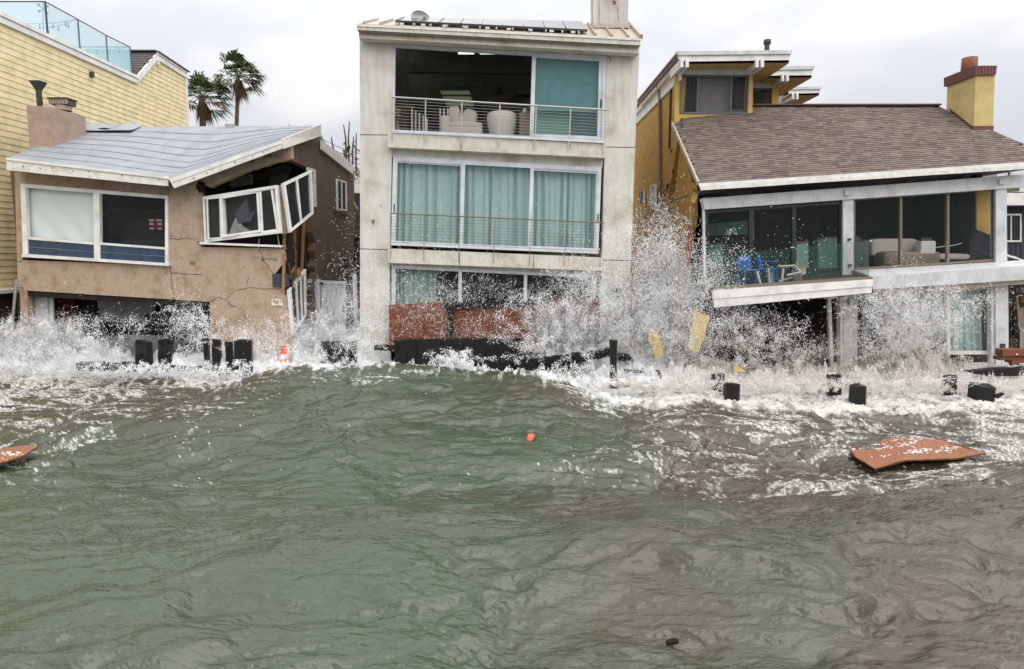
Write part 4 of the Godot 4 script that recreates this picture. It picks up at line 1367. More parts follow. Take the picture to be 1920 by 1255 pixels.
	F.call([737, 82, 1137, 106, 1136, 112, 738, 88])
	F.call([735, 88, 741, 88, 739, 250, 735, 250])
	F.call([736, 243, 1134, 262, 1134, 268, 736, 249], 0.02)
	F.call([1131, 111, 1137, 112, 1134, 263, 1128, 262])
	var leaf := pz([998, 100, 1131, 108, 1127, 263, 993, 258], -0.06)
	var lf := window_in(h, "sliding_door", leaf, 0.06, 0.055, 0.045, [], M.alu, M.pane_teal)
	part(lf, "handle", Shape.new().prism(pz([1126, 186, 1129, 186, 1128, 204, 1125.5, 204], -0.03), Vector3(0, 0, -0.03)), M.dark_metal)
	single("roller_blind", "teal roller shade behind the sliding door on the top floor", "blind", Shape.new().prism(pz([1002, 104, 1128, 112, 1126, 210, 998, 207], -0.2), Vector3(0, 0, -0.01)), M.shade_teal)
	single("folding_screen", "pale green screen standing low behind the top floor's sliding door", "screen", Shape.new().prism(pz([1005, 210, 1066, 210, 1066, 262, 1003, 262], -0.45), Vector3(0, 0, -0.03)), M.shade_green)
	part(h, "inner_wall", Shape.new().prism(pz([1002, 100, 1140, 104, 1140, 270, 996, 266], -0.7), Vector3(0, 0, -0.05)), M.shade_teal, "dark teal panel behind the shade")
	# second floor: three curtained panes
	var q2 := pz([737, 293, 1128, 314, 1122, 476, 733, 460], -0.02)
	var w2 := window_in(h, "window", q2, 0.1, 0.016, 0.05, [0.338, 0.667], M.alu, null, 0.008)
	window_in(w2, "sash", pz([741, 299, 868, 306, 865, 463, 737, 457], -0.05), 0.05, 0.035, 0.035, [], M.alu, null)
	window_in(w2, "sash", pz([996, 312, 1123, 319, 1118, 473, 992, 468], -0.05), 0.05, 0.04, 0.045, [], M.alu, null)
	part(w2, "handle", Shape.new().prism(pz([738, 382, 740, 382, 740, 398, 738, 398], -0.0), Vector3(0, 0, -0.04)), M.dark_metal)
	part(w2, "handle", Shape.new().prism(pz([1121, 401, 1123, 401, 1122, 417, 1120, 417], -0.0), Vector3(0, 0, -0.04)), M.dark_metal)
	for pq in [[745, 300, 865, 307, 862, 459, 741, 454], [873, 307, 992, 314, 989, 464, 869, 459], [1000, 317, 1118, 324, 1113, 469, 996, 464]]:
		part(w2, "pane", Shape.new().prism(pz(pq, -0.075), Vector3(0, 0, -0.006)), M.pane_teal)
	curtain_in("curtain", "teal pleated curtain behind the left pane of the concrete house's middle floor", pz([738, 296, 868, 303, 866, 464, 734, 458], -0.26), 9, 0.075, M.curtain, "teal curtains of the middle floor")
	curtain_in("curtain", "teal pleated curtain behind the centre pane of the concrete house's middle floor", pz([869, 303, 995, 310, 993, 470, 867, 464], -0.26), 8, 0.075, M.curtain, "teal curtains of the middle floor")
	curtain_in("curtain", "teal pleated curtain behind the right pane of the concrete house's middle floor", pz([996, 310, 1126, 317, 1122, 476, 994, 470], -0.26), 11, 0.07, M.curtain, "teal curtains of the middle floor")
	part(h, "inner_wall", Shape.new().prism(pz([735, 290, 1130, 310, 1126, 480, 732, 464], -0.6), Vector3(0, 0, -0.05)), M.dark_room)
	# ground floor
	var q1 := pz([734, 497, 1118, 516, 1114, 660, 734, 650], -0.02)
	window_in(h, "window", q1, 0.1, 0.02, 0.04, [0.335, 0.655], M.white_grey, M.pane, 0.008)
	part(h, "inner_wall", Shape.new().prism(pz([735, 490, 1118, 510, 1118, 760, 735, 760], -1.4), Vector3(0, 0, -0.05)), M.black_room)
	curtain_in("curtain", "grey green curtain drawn half open behind the concrete house's ground floor window", pz([744, 500, 818, 504, 818, 660, 744, 660], -0.3), 8, 0.04, M.curtain_dim)
	# eave lamps
	for e in [[806, 78, "left"], [1067, 94, "right"]]:
		var c := at(e[0], e[1] + 1, 0.05)
		var t := thing("eave_lamp", "small white box lamp under the concrete eave, above the %s" % ("open doorway" if e[2] == "left" else "sliding glass door"), "lamp", c)
		part(t, "housing", Shape.new().box(c + Vector3(-0.07, -0.07, -0.045), c + Vector3(0.07, 0.03, 0.06)), M.white_worn)
		part(t, "stem", Shape.new().box(c + Vector3(-0.02, 0.03, -0.04), c + Vector3(0.02, 0.07, 0.02)), M.dark_metal)
	# cable railings
	for f in 2:
		var t: Node3D
		var a := pz([734, 182, 1138, 206, 1134, 272, 734, 249], 0.27) if f == 0 else pz([731, 400, 1133, 418, 1128, 487, 731, 470], 0.27)
		t = thing("cable_railing", "steel cable railing across the %s floor of the concrete house" % ["open top", "curtained middle"][f], "railing", inq(a, 0.5, 1.0))
		var rad := 0.024 if f == 0 else 0.017
		var rm: Material = M.steel if f == 0 else M.bronze
		part(t, "top_rail", Shape.new().tube(PackedVector3Array([a[0], a[1]]), rad, rad, 8), rm)
		if f == 0:
			part(t, "bottom_rail", Shape.new().beam(inq(a, 0, 0.93), inq(a, 1, 0.93), 0.03, 0.035), M.alu)
		for u in ([0.003, 0.158, 0.327, 0.503, 0.672, 0.832, 0.995] if f == 0 else [0.003, 0.16, 0.325, 0.49, 0.66, 0.825, 0.995]):
			var s := Shape.new()
			var p := inq(a, u, 0.0)
			var q := inq(a, u, 1.22)
			s.beam(p, q, 0.03 if f == 0 else 0.016, 0.014, Vector3(0, 0, 1))
			part(t, "post", s, rm)
		for k in 10:
			var v := 0.09 + k * 0.085
			part(t, "cable", Shape.new().tube(PackedVector3Array([inq(a, 0, v), inq(a, 1, v)]), 0.0045, 0.0045, 4, false), rm)
	# house number on the right pier
	var num := thing("house_number", "dark thin metal house number on the concrete house's right pier", "house number", at(1152, 556, 0.01))
	for e in [[1137, 553, "2"], [1144, 552, "2"], [1151, 550, "4"], [1157, 550, "0"]]:
		letter(num, e[2], at(e[0], e[1] + 3, 0.012), 0.13, M.dark_metal)
	for e in [[1152, 557], [1158, 557], [1164, 557]]:
		part(num, "scroll", Shape.new().tube(pz([e[0], e[1] - 2, e[0] + 2, e[1], e[0] + 4, e[1] - 1, e[0] + 5, e[1] - 4], 0.015), 0.008, 0.008, 5), M.dark_metal)
	# weather marks on the concrete
	cracks(h, "crack", [[1145, 99, 1143, 104, 1138, 107], [1146, 106, 1145, 118]], 0.003, 0.008)
	for p in [[710, 170, 0.03, 0.03], [714, 386, 0.025, 0.025], [700, 416, 0.05, 0.08]]:
		part(h, "stain", blot(at(p[0], p[1], 0.002), p[2], p[3], Vector3(0, 0, -0.008)), M.pale if p[1] == 170 else M.bronze)
	for p in [[864, 270, 16], [935, 264, 10], [1070, 278, 12], [797, 262, 9], [934, 480, 14], [1066, 486, 12]]:
		part(h, "rust_streak", Shape.new().prism(pz([p[0] - 0.8, p[1] - 8, p[0] + 0.8, p[1] - 8, p[0] + 0.3, p[1] - 8 + p[2], p[0] - 0.3, p[1] - 8 + p[2]], 0.2225), Vector3(0, 0, -0.01)), M.bronze)
	# furniture on the top floor
	var so := thing("sofa", "white upholstered sofa with cushions in the open top floor room", "sofa", at(868, 252, -0.9))
	var c0 := at(868, 253, -0.9)
	c0.y = y3
	part(so, "base", Shape.new().soft(c0 + Vector3(0.02, 0.2, 0), Vector3(0.5, 0.2, 0.38), 0.25), M.cloth)
	part(so, "seat", Shape.new().soft(c0 + Vector3(0.05, 0.42, 0.02), Vector3(0.47, 0.08, 0.36), 0.35), M.cloth)
	part(so, "armrest", Shape.new().soft(c0 + Vector3(-0.42, 0.34, 0), Vector3(0.13, 0.33, 0.4), 0.35), M.cloth)
	part(so, "cushion", Shape.new().soft(c0 + Vector3(-0.2, 0.66, 0.02), Vector3(0.16, 0.28, 0.13), 0.6, Basis(Vector3(0, 0, 1), 0.12)), M.cloth)
	part(so, "cushion", Shape.new().soft(c0 + Vector3(0.16, 0.62, 0.0), Vector3(0.2, 0.25, 0.13), 0.7, Basis(Vector3(0, 0, 1), -0.3)), M.cloth)
	var ac := thing("armchair", "round white barrel armchair with a gold cushion on the top floor", "armchair", at(941, 256, -0.9))
	var b0 := at(941, 256, -0.75)
	b0.y = y3
	part(ac, "shell", Shape.new().lathe(b0, [[0.0, 0.0], [0.26, 0.0], [0.3, 0.12], [0.36, 0.4], [0.385, 0.58], [0.375, 0.7], [0.31, 0.75], [0.27, 0.74], [0.27, 0.5], [0.0, 0.45]], 28), M.cloth_pale)
	part(ac, "cushion", Shape.new().soft(b0 + Vector3(0, 0.7, -0.08), Vector3(0.24, 0.1, 0.1), 0.5), M.gold)
	var tb := thing("side_table", "dark brown side table with an ornament beside the white armchair", "table", at(985, 256, -0.6))
	var t0 := at(984, 256, -0.7)
	t0.y = y3
	part(tb, "cabinet", Shape.new().box(t0 + Vector3(-0.14, 0, -0.2), t0 + Vector3(0.16, 0.72, 0.15)), M.bronze)
	part(tb, "ornament", Shape.new().soft(t0 + Vector3(0.0, 0.78, 0), Vector3(0.06, 0.07, 0.06), 0.9, Basis(), 10, 8), M.pale)
	var rl := thing("stair_railing", "white stair balusters with a wooden handrail at the open room's left", "railing", at(775, 252, -1.5))
	part(rl, "handrail", Shape.new().beam(at(742, 200, -1.2), at(778, 201, -1.2), 0.06, 0.05), M.raw_wood)
	for k in 8:
		var x := 771.0 + k * 7.0 + (18.0 if k > 4 else 0.0)
		var top := 202.0 + k * 5.0 if k < 5 else 203.0
		part(rl, "baluster", Shape.new().prism(pz([x, top, x + 2.5, top, x + 2.5, 252, x, 252], -1.2 - 0.1 * (k % 2)), Vector3(0, 0, -0.03)), M.white_worn)
	single("floor_lamp", "wood and black floor lamp just inside the open room's left jamb", "lamp", Shape.new().lathe(at(745, 252, -0.6), [[0.0, 0.0], [0.11, 0.0], [0.03, 0.25], [0.025, 0.4], [0.12, 0.42], [0.12, 0.46], [0.02, 0.5], [0.1, 0.56], [0.09, 0.62], [0.0, 0.64]], 12), M.raw_wood)

# ---------------------------------------------------------------- the yellow house with the sagging shingle roof
func make_yellow_house() -> void:
	var h := thing("yellow_house", "yellow stucco house with a brown shingle roof and sagging white deck, right of the row", "house", Vector3(9, 0, -3))
	var XS := 4.73
	var P := func(called: String, a: Array, z: float, d: float, m: Material, label := "") -> MeshInstance3D:
		return part(h, called, Shape.new().prism(pz(a, z), Vector3(0, 0, -d)), m, label)
	# long side wall with a black tear
	var ytop := 8.5
	var upper := PackedVector3Array([Vector3(XS, ytop, -2.65), Vector3(XS, ytop, -12), Vector3(XS, -0.5, -12), Vector3(XS, -0.5, -1.72)])
	for p in [[1247, 440], [1250, 400], [1254, 372], [1257, 345], [1262, 318], [1266, 290], [1270, 266], [1268, 240]]:
		upper.append(atx(p[0], p[1], XS))
	part(h, "wall", Shape.new().prism(jag(upper, 0.14, 0.0, 3, 10), Vector3(0.2, 0, 0)), M.yellow_shaded)
	var lower := PackedVector3Array([atx(1276, 262, XS), atx(1290, 310, XS)])
	for p in [[1296, 330], [1297, 345], [1300, 362], [1298, 385], [1299, 405], [1296, 425], [1291, 440], [1290, 460], [1288, 480], [1286, 500], [1287, 515], [1280, 530], [1276, 700]]:
		lower.append(atx(p[0], p[1], XS))
	for p in [[1254, 700], [1250, 440], [1258, 400], [1264, 365], [1268, 345], [1270, 320], [1274, 290]]:
		lower.append(atx(p[0], p[1], XS))
	part(h, "wall", Shape.new().prism(lower, Vector3(0.14, 0, 0)), M.yellow_shaded, "torn loose front piece of the side wall")
	part(h, "wall", Shape.new().prism(pX([1240, 250, 1264, 250, 1306, 350, 1314, 362, 1330, 700, 1240, 700], XS + 0.32), Vector3(0.05, 0, 0)), M.rot, "black cavity behind the tear")
	for e in [[1258, 283, 0.14, 0.06], [1264, 322, 0.05, 0.05], [1253, 352, 0.09, 0.12], [1247, 362, 0.05, 0.1]]:
		var c := atx(e[0], e[1], XS - 0.02)
		var s := Shape.new()
		s.prism(jag(PackedVector3Array([c + Vector3(0, -e[3], -e[2]), c + Vector3(-0.08, -e[3] * 0.3, e[2]), c + Vector3(0, e[3], e[2] * 0.7), c + Vector3(-0.05, e[3] * 0.8, -e[2] * 0.6)]), 0.08, 0.0), Vector3(0.02, 0, 0))
		part(h, "torn_flake", s, M.yellow_pale if e[0] == 1258 else M.rot)
	for e in [[1302, 347, 1304, 352], [1305, 366, 1300, 378]]:
		part(h, "torn_flake", Shape.new().prism(jag(pz([e[0] - 4, e[1] - 6, e[0] + 4, e[1] - 2, e[2] + 3, e[3] + 4, e[2] - 4, e[3]], 0.05), 0.06, 0.015), Vector3(0, 0, -0.02)), M.yellow)
	part(h, "insulation_strip", Shape.new().prism(pz([1291, 415, 1295, 420, 1296, 460, 1293, 505, 1290, 505, 1291, 460], -0.1), Vector3(0, 0, -0.03)), M.flag_red)
	# side wall windows and downspout
	var sw := window_in(h, "window", PackedVector3Array([atx(1222, 348, XS - 0.04), atx(1232, 345, XS - 0.04), atx(1232, 395, XS - 0.04), atx(1222, 392, XS - 0.04)]), -0.05, 0.2, 0.07, [0.5], M.white_worn, null, 0.05)
	part(sw, "pane", Shape.new().prism(pX([1223, 349, 1232, 346, 1232, 393, 1223, 391], XS - 0.015), Vector3(0.01, 0, 0)), M.dark_cloth)
	var sw2 := part(h, "window", Shape.new().prism(pX([1199, 361, 1208, 358, 1208, 380, 1199, 381], XS - 0.02), Vector3(0.02, 0, 0)), M.slate)
	part(sw2, "frame", Shape.new().prism(pX([1206, 358, 1209, 358, 1209, 380, 1206, 380], XS - 0.05), Vector3(0.03, 0, 0)), M.white_grey)
	part(h, "downspout", Shape.new().tube(PackedVector3Array([atx(1232, 145, XS - 0.1), atx(1233, 165, XS - 0.1), atx(1237, 172, XS - 0.06), atx(1238, 400, XS - 0.06)]), 0.05, 0.05, 8), M.bronze)
	# front and right walls, back, floors
	part(h, "wall", Shape.new().box(Vector3(12.0, -0.5, -9), Vector3(12.16, 5.0, -0.7)), M.dark_room)
	part(h, "back_wall", Shape.new().box(Vector3(4.95, -0.5, -9.0), Vector3(12.0, 7.2, -8.8)), M.dark_room)
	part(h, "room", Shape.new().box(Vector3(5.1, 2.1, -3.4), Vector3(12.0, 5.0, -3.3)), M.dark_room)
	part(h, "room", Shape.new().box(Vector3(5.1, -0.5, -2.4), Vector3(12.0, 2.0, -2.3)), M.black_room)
	part(h, "floor", Shape.new().box(Vector3(4.95, 1.75, -3.3), Vector3(12.0, 2.05, -0.41)), M.dark_room)
	part(h, "ceiling", Shape.new().prism(PackedVector3Array([at(1312, 362, -0.2), at(1925, 318, -0.2), at(1925, 318, -0.2) + Vector3(0, 0, -3.2), at(1312, 362, -0.2) + Vector3(0, 0, -3.2)]), Vector3(0, 0.05, 0)), M.mid_room)
	# main roof plane
	var e0 := at(1311, 344, 0.42)
	var e1 := at(1935, 303, 0.42)
	var k0 := atx(1263, 231, e0.x)
	var rp := Plane(e0, e1, k0)
	if rp.normal.y < 0:
		rp = -rp
	var g0 := on(1330, 199, rp)
	var g1 := on(1762, 199, rp)
	var ehi := on(1950, 282, rp)
	var outline := PackedVector3Array([e0, e1, ehi, g1, g0, k0])
	var roof := part(h, "roof", Shape.new().prism(shift(outline, rp.normal * -0.02), rp.normal * -0.07), M.shingle[1])
	# shingles, laid in courses from the eave up
	var ux := (e1 - e0).normalized()
	var uy := rp.normal.cross(ux).normalized()
	if uy.y < 0:
		uy = -uy
	var o2 := PackedVector2Array()
	for p in outline:
		o2.append(Vector2((p - e0).dot(ux), (p - e0).dot(uy)))
	var shapes := []
	for w in 3:
		for lift in 2:
			var ww := [0.13, 0.17, 0.22][w] as float
			var s := Shape.new()
			var lo := -uy * 0.066
			var hi := uy * 0.062
			var a := -ux * ww * 0.49 + lo + rp.normal * (0.014 + 0.006 * lift)
			var b := ux * ww * 0.49 + lo + rp.normal * (0.014 + 0.006 * lift)
			var c := ux * ww * 0.49 + hi
			var d := -ux * ww * 0.49 + hi
			s.quad(a, b, c, d)
			var dn := -rp.normal * (0.016 + 0.006 * lift)
			s.quad(a + dn, b + dn, b, a)
			s.quad(b + dn, c, c, b)
			s.quad(a + dn, a, d, d)
			shapes.append([s, ww])
	var course := 0
	var count := 0
	var rest := []
	for k in 5:
		rest.append(Shape.new())
	var y := 0.06
	var meshes := []
	for sw3 in shapes:
		meshes.append(sw3[0].mesh())
	while y < 6.0:
		var x := -0.3 + 0.31 * rng.randf()
		while x < 11.0:
			var kind := rng.randi() % 6
			var ww: float = shapes[kind][1]
			var mid := Vector2(x + ww * 0.5, y)
			if Geometry2D.is_point_in_polygon(mid, o2) and Geometry2D.is_point_in_polygon(mid + Vector2(0, 0.07), o2) and Geometry2D.is_point_in_polygon(mid + Vector2(ww * 0.5, 0.05), o2):
				var pos := e0 + ux * mid.x + uy * mid.y
				var mi := rng.randi() % 5
				if rng.randf() < 0.25:
					mi = (course + int(x * 0.7)) % 5
				if count < 300:
					var o := MeshInstance3D.new()
					o.name = "shingle"
					o.mesh = meshes[kind]
					o.material_override = M.shingle[mi]
					o.position = pos - h.position
					roof.add_child(o, true)
					count += 1
				else:
					var src: Shape = shapes[kind][0]
					for i in src.v.size():
						rest[mi].v.append(src.v[i] + pos)
						rest[mi].n.append(src.n[i])
			x += ww
		y += 0.1
		course += 1
	var am := ArrayMesh.new()
	for k in 5:
		var one: ArrayMesh = rest[k].mesh(h.position)
		am.add_surface_from_arrays(Mesh.PRIMITIVE_TRIANGLES, one.surface_get_arrays(0))
		am.surface_set_material(k, M.shingle[k])
	var ro := MeshInstance3D.new()
	ro.name = "upper_shingles"
	ro.mesh = am
	ro.set_meta("kind", "stuff")
	roof.add_child(ro, true)
	part(roof, "ridge_cap", Shape.new().beam(g0 + rp.normal * 0.03, g1 + rp.normal * 0.03, 0.2, 0.04), M.shingle[3])
	part(roof, "rear_slope", Shape.new().prism(PackedVector3Array([g0, g1, g1 + Vector3(0.6, -2.8, -5.0), g0 + Vector3(-1.0, -2.8, -5.0)]), Vector3(0, -0.06, 0)), M.shingle[1])
	part(h, "rake_board", Shape.new().beam(k0 + Vector3(-0.03, 0.0, -0.05), e0 + Vector3(-0.03, 0.0, 0.03), 0.05, 0.1), M.tan_metal)
	part(h, "eave_trim", Shape.new().prism(pz([1310, 344, 1935, 303, 1935, 309, 1312, 350], 0.46), Vector3(0, 0, -0.06)), M.white)
	part(h, "fascia", Shape.new().prism(jag(pz([1313, 350, 1935, 308.5, 1935, 316, 1314, 357], 0.47), 0.5, 0.004), Vector3(0, 0, -0.05)), M.white_worn)
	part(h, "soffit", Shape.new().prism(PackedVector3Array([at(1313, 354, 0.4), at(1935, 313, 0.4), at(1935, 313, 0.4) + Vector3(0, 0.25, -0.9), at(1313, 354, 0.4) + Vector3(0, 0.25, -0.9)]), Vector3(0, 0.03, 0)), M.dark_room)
	for e in [[1368, 357, 1412, 354], [1490, 350, 1500, 350], [1700, 338, 1712, 336], [1805, 330, 1820, 329]]:
		part(h, "block", Shape.new().prism(pz([e[0], e[1], e[2], e[3], e[2], e[3] + 14, e[0], e[1] + 14], -0.5), Vector3(0, 0, -0.1)), M.mid_room)
	part(h, "bare_stud", Shape.new().prism(pz([1893, 318, 1896, 318, 1896, 336, 1893, 336], 0.1), Vector3(0, 0, -0.05)), M.white)
	part(h, "pipe_stub", Shape.new().tube(PackedVector3Array([on(1279, 236, rp) + Vector3(-0.02, 0.2, 0), on(1280, 240, rp)]), 0.03, 0.03, 6), M.dark_metal)
	# white beam and posts
	P.call("beam", [1317, 372, 1935, 326, 1935, 350, 1322, 393], 0.1, 0.25, M.white_grey)
	P.call("beam_block", [1585, 357, 1594, 356.5, 1594, 366, 1585, 366.5], 0.16, 0.07, M.white_grey)
	P.call("beam_block", [1875, 335.5, 1886, 335, 1886, 345, 1875, 345.5], 0.16, 0.07, M.white_grey)
	P.call("post", [1581, 374, 1601, 372.5, 1601, 516, 1581, 516], 0.05, 0.2, M.white_grey)
	P.call("post", [1868, 354, 1888, 352, 1889, 490, 1868, 492], 0.05, 0.2, M.white_grey)
	P.call("jamb", [1318, 393, 1322, 393, 1324, 520, 1320, 520], 0.02, 0.1, M.white_grey)
	# left black framed windows
	var lw := window_in(h, "window", pz([1322, 393, 1580, 375, 1580, 516, 1324, 545], -0.02), 0.12, 0.022, 0.05, [0.335, 0.65], M.black_frame, M.pane, 0.014)
	part(lw, "latch", Shape.new().prism(pz([1483, 463.5, 1490, 463, 1490, 464.8, 1483, 465.3], 0.0), Vector3(0, 0, -0.03)), M.alu)
	# right bronze windows
	window_in(h, "window", pz([1602, 372, 1866, 353, 1866, 490, 1602, 507], -0.02), 0.1, 0.008, 0.03, [0.335, 0.67], M.bronze, M.pane, 0.008)
	# things seen inside
	part(h, "inner_wall", Shape.new().prism(pz([1805, 362, 1832, 362, 1828, 470, 1803, 468], -1.2), Vector3(0, 0, -0.1)), M.grey_panel)
	part(h, "inner_wall", Shape.new().prism(pz([1832, 356, 1866, 354, 1864, 445, 1832, 431], -0.5), Vector3(0, 0, -0.05)), M.yellow)
	part(h, "bent_rail", Shape.new().tube(pz([1830, 432, 1866, 446], -0.4), 0.03, 0.03, 6), M.dark_metal)
	for e in [[1830, 432, 1829, 470], [1850, 440, 1846, 476], [1831, 465, 1848, 445], [1830, 466, 1866, 484]]:
		part(h, "bent_rail", Shape.new().tube(pz([e[0], e[1], e[2], e[3]], -0.45), 0.016, 0.016, 6), M.dark_metal)
	part(h, "inner_wall", Shape.new().prism(pz([1325, 420, 1402, 414, 1402, 440, 1325, 442], -2.4), Vector3(0, 0, -0.1)), M.teal_box, "dim green grey wall cupboard")
	part(h, "inner_wall", Shape.new().prism(pz([1411, 390, 1414, 390, 1414, 450, 1411, 452], -0.8), Vector3(0, 0, -0.05)), M.grey_panel)
	for e in [["cabinet", 1327, 458, 1356, 500, -1.6, "pale green cabinet left behind the deck's black framed windows"], ["cabinet", 1494, 456, 1516, 502, -0.6, "teal cabinet behind the right black framed pane"], ["cabinet", 1534, 447, 1570, 502, -1.8, "dim green cabinet deepest behind the right black framed pane"]]:
		var s := Shape.new().prism(pz([e[1], e[2] + 2, e[3], e[2] - 1, e[3], e[4], e[1], e[4] + 2], e[5]), Vector3(0, 0, -0.35))
		var cb := single(e[0], e[6], "cabinet", s, M.teal_box)
		part(cb, "top", Shape.new().prism(pz([e[1] - 1, e[2] - 1, e[3] + 1, e[2] - 4, e[3] + 1, e[2] - 1, e[1] - 1, e[2] + 2], e[5] + 0.03), Vector3(0, 0, -0.4)), M.mid_room)
	var so := thing("sofa", "tan sofa back behind the bronze framed windows", "sofa", at(1670, 480, -0.8))
	part(so, "back", Shape.new().soft((at(1633, 447, -1.0) + at(1710, 482, -1.0)) * 0.5, Vector3(0.62, 0.24, 0.2), 0.3), M.cloth)
	part(so, "seat", Shape.new().soft((at(1633, 470, -1.0) + at(1740, 500, -1.0)) * 0.5 + Vector3(0, 0, 0.3), Vector3(0.75, 0.2, 0.35), 0.3), M.bronze)
	var ap := thing("air_purifier", "pinkish white portable heater standing behind the centre bronze framed pane", "heater", at(1735, 490, -0.5))
	part(ap, "body", Shape.new().soft((at(1719, 452, -0.5) + at(1751, 492, -0.5)) * 0.5, Vector3(0.2, 0.28, 0.14), 0.25), M.cloth_pale)
	part(ap, "top", Shape.new().box(at(1722, 451, -0.6), at(1748, 446, -0.45)), M.dark_metal)
	single("cord", "pale cord stretched from the heater across the bronze framed windows", "cord", Shape.new().tube(pz([1752, 465, 1765, 463, 1790, 460, 1804, 456], -0.7), 0.012, 0.012, 6), M.pale)
	var rg := thing("rug_roll", "pale crumpled rug on the floor behind the right bronze pane", "rug", at(1780, 485, -0.9))
	part(rg, "roll", Shape.new().soft(at(1780, 482, -0.8), Vector3(0.5, 0.09, 0.2), 0.6), M.cloth)
	# deck
	var dk := thing("deck", "white trimmed balcony deck tilting down to the left, in front of the black windows", "deck", at(1480, 560, 0.5))
	var df := pz([1338, 546, 1632, 521, 1634, 531, 1338, 556], 1.0)
	var zb := -0.13
	part(dk, "floor", Shape.new().prism(PackedVector3Array([df[0] + Vector3(0, -0.02, -0.02), df[1] + Vector3(0, -0.02, -0.02), at(1597, 515, zb), at(1320, 541, zb)]), Vector3(0, -0.1, 0)), M.deck)
	part(dk, "kerb", Shape.new().prism(pz([1337, 538, 1631, 519, 1634, 525, 1338, 546], 1.0), Vector3(0, 0, -0.12)), M.bronze)
	part(dk, "fascia", Shape.new().prism(pz([1336, 545, 1637, 524, 1637, 537, 1337, 561], 1.06), Vector3(0, 0, -0.06)), M.white)
	part(dk, "fascia", Shape.new().prism(pz([1338, 561, 1635, 537, 1635, 549, 1340, 577], 1.03), Vector3(0, 0, -0.05)), M.white)
	part(dk, "joists", Shape.new().prism(PackedVector3Array([at(1340, 574, 0.95), at(1633, 547, 0.95), at(1600, 535, zb), at(1325, 560, zb)]), Vector3(0, 0.08, 0)), M.mid_room)
	part(dk, "side_kerb", Shape.new().prism(PackedVector3Array([at(1632, 520, 1.0), at(1592, 504, zb), at(1592, 512, zb), at(1632, 528, 1.0)]), Vector3(0.06, 0, 0)), M.bronze)
	var gr := thing("glass_balustrade", "greenish glass balustrade along the tilting white deck", "balustrade", at(1480, 540, 1.0))
	var gf := pz([1336, 478, 1630, 452, 1630, 520, 1338, 540], 0.94)
	part(gr, "pane", Shape.new().prism(subq(gf, 0.0, 0.0, 0.495, 1.0), Vector3(0, 0, -0.012)), M.deck_glass)
	part(gr, "pane", Shape.new().prism(subq(gf, 0.505, 0.0, 1.0, 1.0), Vector3(0, 0, -0.012)), M.deck_glass)
	part(gr, "pane", Shape.new().prism(PackedVector3Array([at(1601, 441, zb + 0.1), at(1629.5, 452, 0.92), at(1629.5, 519, 0.92), at(1601, 504, zb + 0.1)]), Vector3(0.012, 0, 0)), M.deck_glass)
	for e in [[1592, 449], [1593, 498]]:
		part(gr, "clamp", Shape.new().box(at(e[0], e[1], 0.08) + Vector3(-0.02, -0.03, -0.03), at(e[0], e[1], 0.08) + Vector3(0.05, 0.03, 0.03)), M.dark_metal)
	part(gr, "clamp", Shape.new().box(at(1631, 452, 0.93) + Vector3(0, -0.015, -0.02), at(1631, 452, 0.93) + Vector3(0.05, 0.015, 0.02)), M.alu)
	# right white ledge
	var lq := PackedVector3Array([at(1632, 519, 0.75), at(1935, 497, 0.75), at(1935, 487, -0.05), at(1602, 507, -0.05)])
	part(h, "ledge", Shape.new().prism(lq, Vector3(0, -0.12, 0)), M.white_grey)
	P.call("ledge_beam", [1634, 519.5, 1935, 497.5, 1935, 524, 1637, 543], 0.76, 0.2, M.white_grey)
	P.call("ledge_soffit", [1637, 543, 1935, 524, 1935, 532, 1637, 552], 0.6, 0.7, M.tan_metal)
	# ground floor
	P.call("post", [1583, 552, 1608, 549, 1608, 700, 1583, 700], 0.1, 0.25, M.white_worn)
	P.call("post", [1576, 556, 1582, 555, 1582, 700, 1576, 700], 0.06, 0.2, M.white_worn)
	P.call("post", [1553, 560, 1559, 559, 1564, 700, 1558, 700], -0.1, 0.1, M.white_worn)
	P.call("post", [1567, 558, 1571, 558, 1571, 640, 1567, 640], -0.2, 0.1, M.bronze)
	P.call("header", [1552, 556, 1583, 553, 1583, 558, 1552, 561], -0.05, 0.1, M.white_worn)
	P.call("post", [1867, 532, 1891, 530, 1892, 740, 1868, 740], 0.3, 0.25, M.white_grey)
	P.call("jamb", [1859, 533, 1866, 532.5, 1867, 740, 1860, 740], 0.25, 0.15, M.white_worn)
	P.call("header", [1608, 553, 1860, 534, 1860, 543, 1608, 561], 0.05, 0.2, M.tan_metal)
	window_in(h, "window", pz([1776, 540, 1860, 534, 1861, 665, 1777, 665], 0.1), 0.1, 0.06, 0.05, [], M.white_worn, M.pane)
	curtain_in("curtain", "pale green curtain in the yellow house's ground floor window, behind the spray", pz([1780, 545, 1840, 541, 1842, 662, 1782, 662], -0.12), 5, 0.05, M.curtain)
	part(h, "inner_wall", Shape.new().prism(pz([1770, 538, 1866, 532, 1866, 680, 1770, 680], -0.5), Vector3(0, 0, -0.05)), M.dark_room)
	var wl := thing("wall_lamp", "square grey wall lamp on the white ground floor post below the deck", "lamp", at(1597, 573, 0.15))
	part(wl, "back_plate", Shape.new().prism(pz([1589, 560, 1602, 559, 1602, 574, 1589, 575], 0.14), Vector3(0, 0, -0.04)), M.steel)
	part(wl, "lens", Shape.new().prism(pz([1594, 560, 1600, 560, 1600, 572, 1594, 572], 0.2), Vector3(0, 0, -0.06)), M.alu)
	single("outlet_box", "dark grey outlet box low on the far right white post", "box", Shape.new().prism(pz([1879, 645, 1886, 645, 1886, 653, 1879, 653], 0.36), Vector3(0, 0, -0.06)), M.slate)
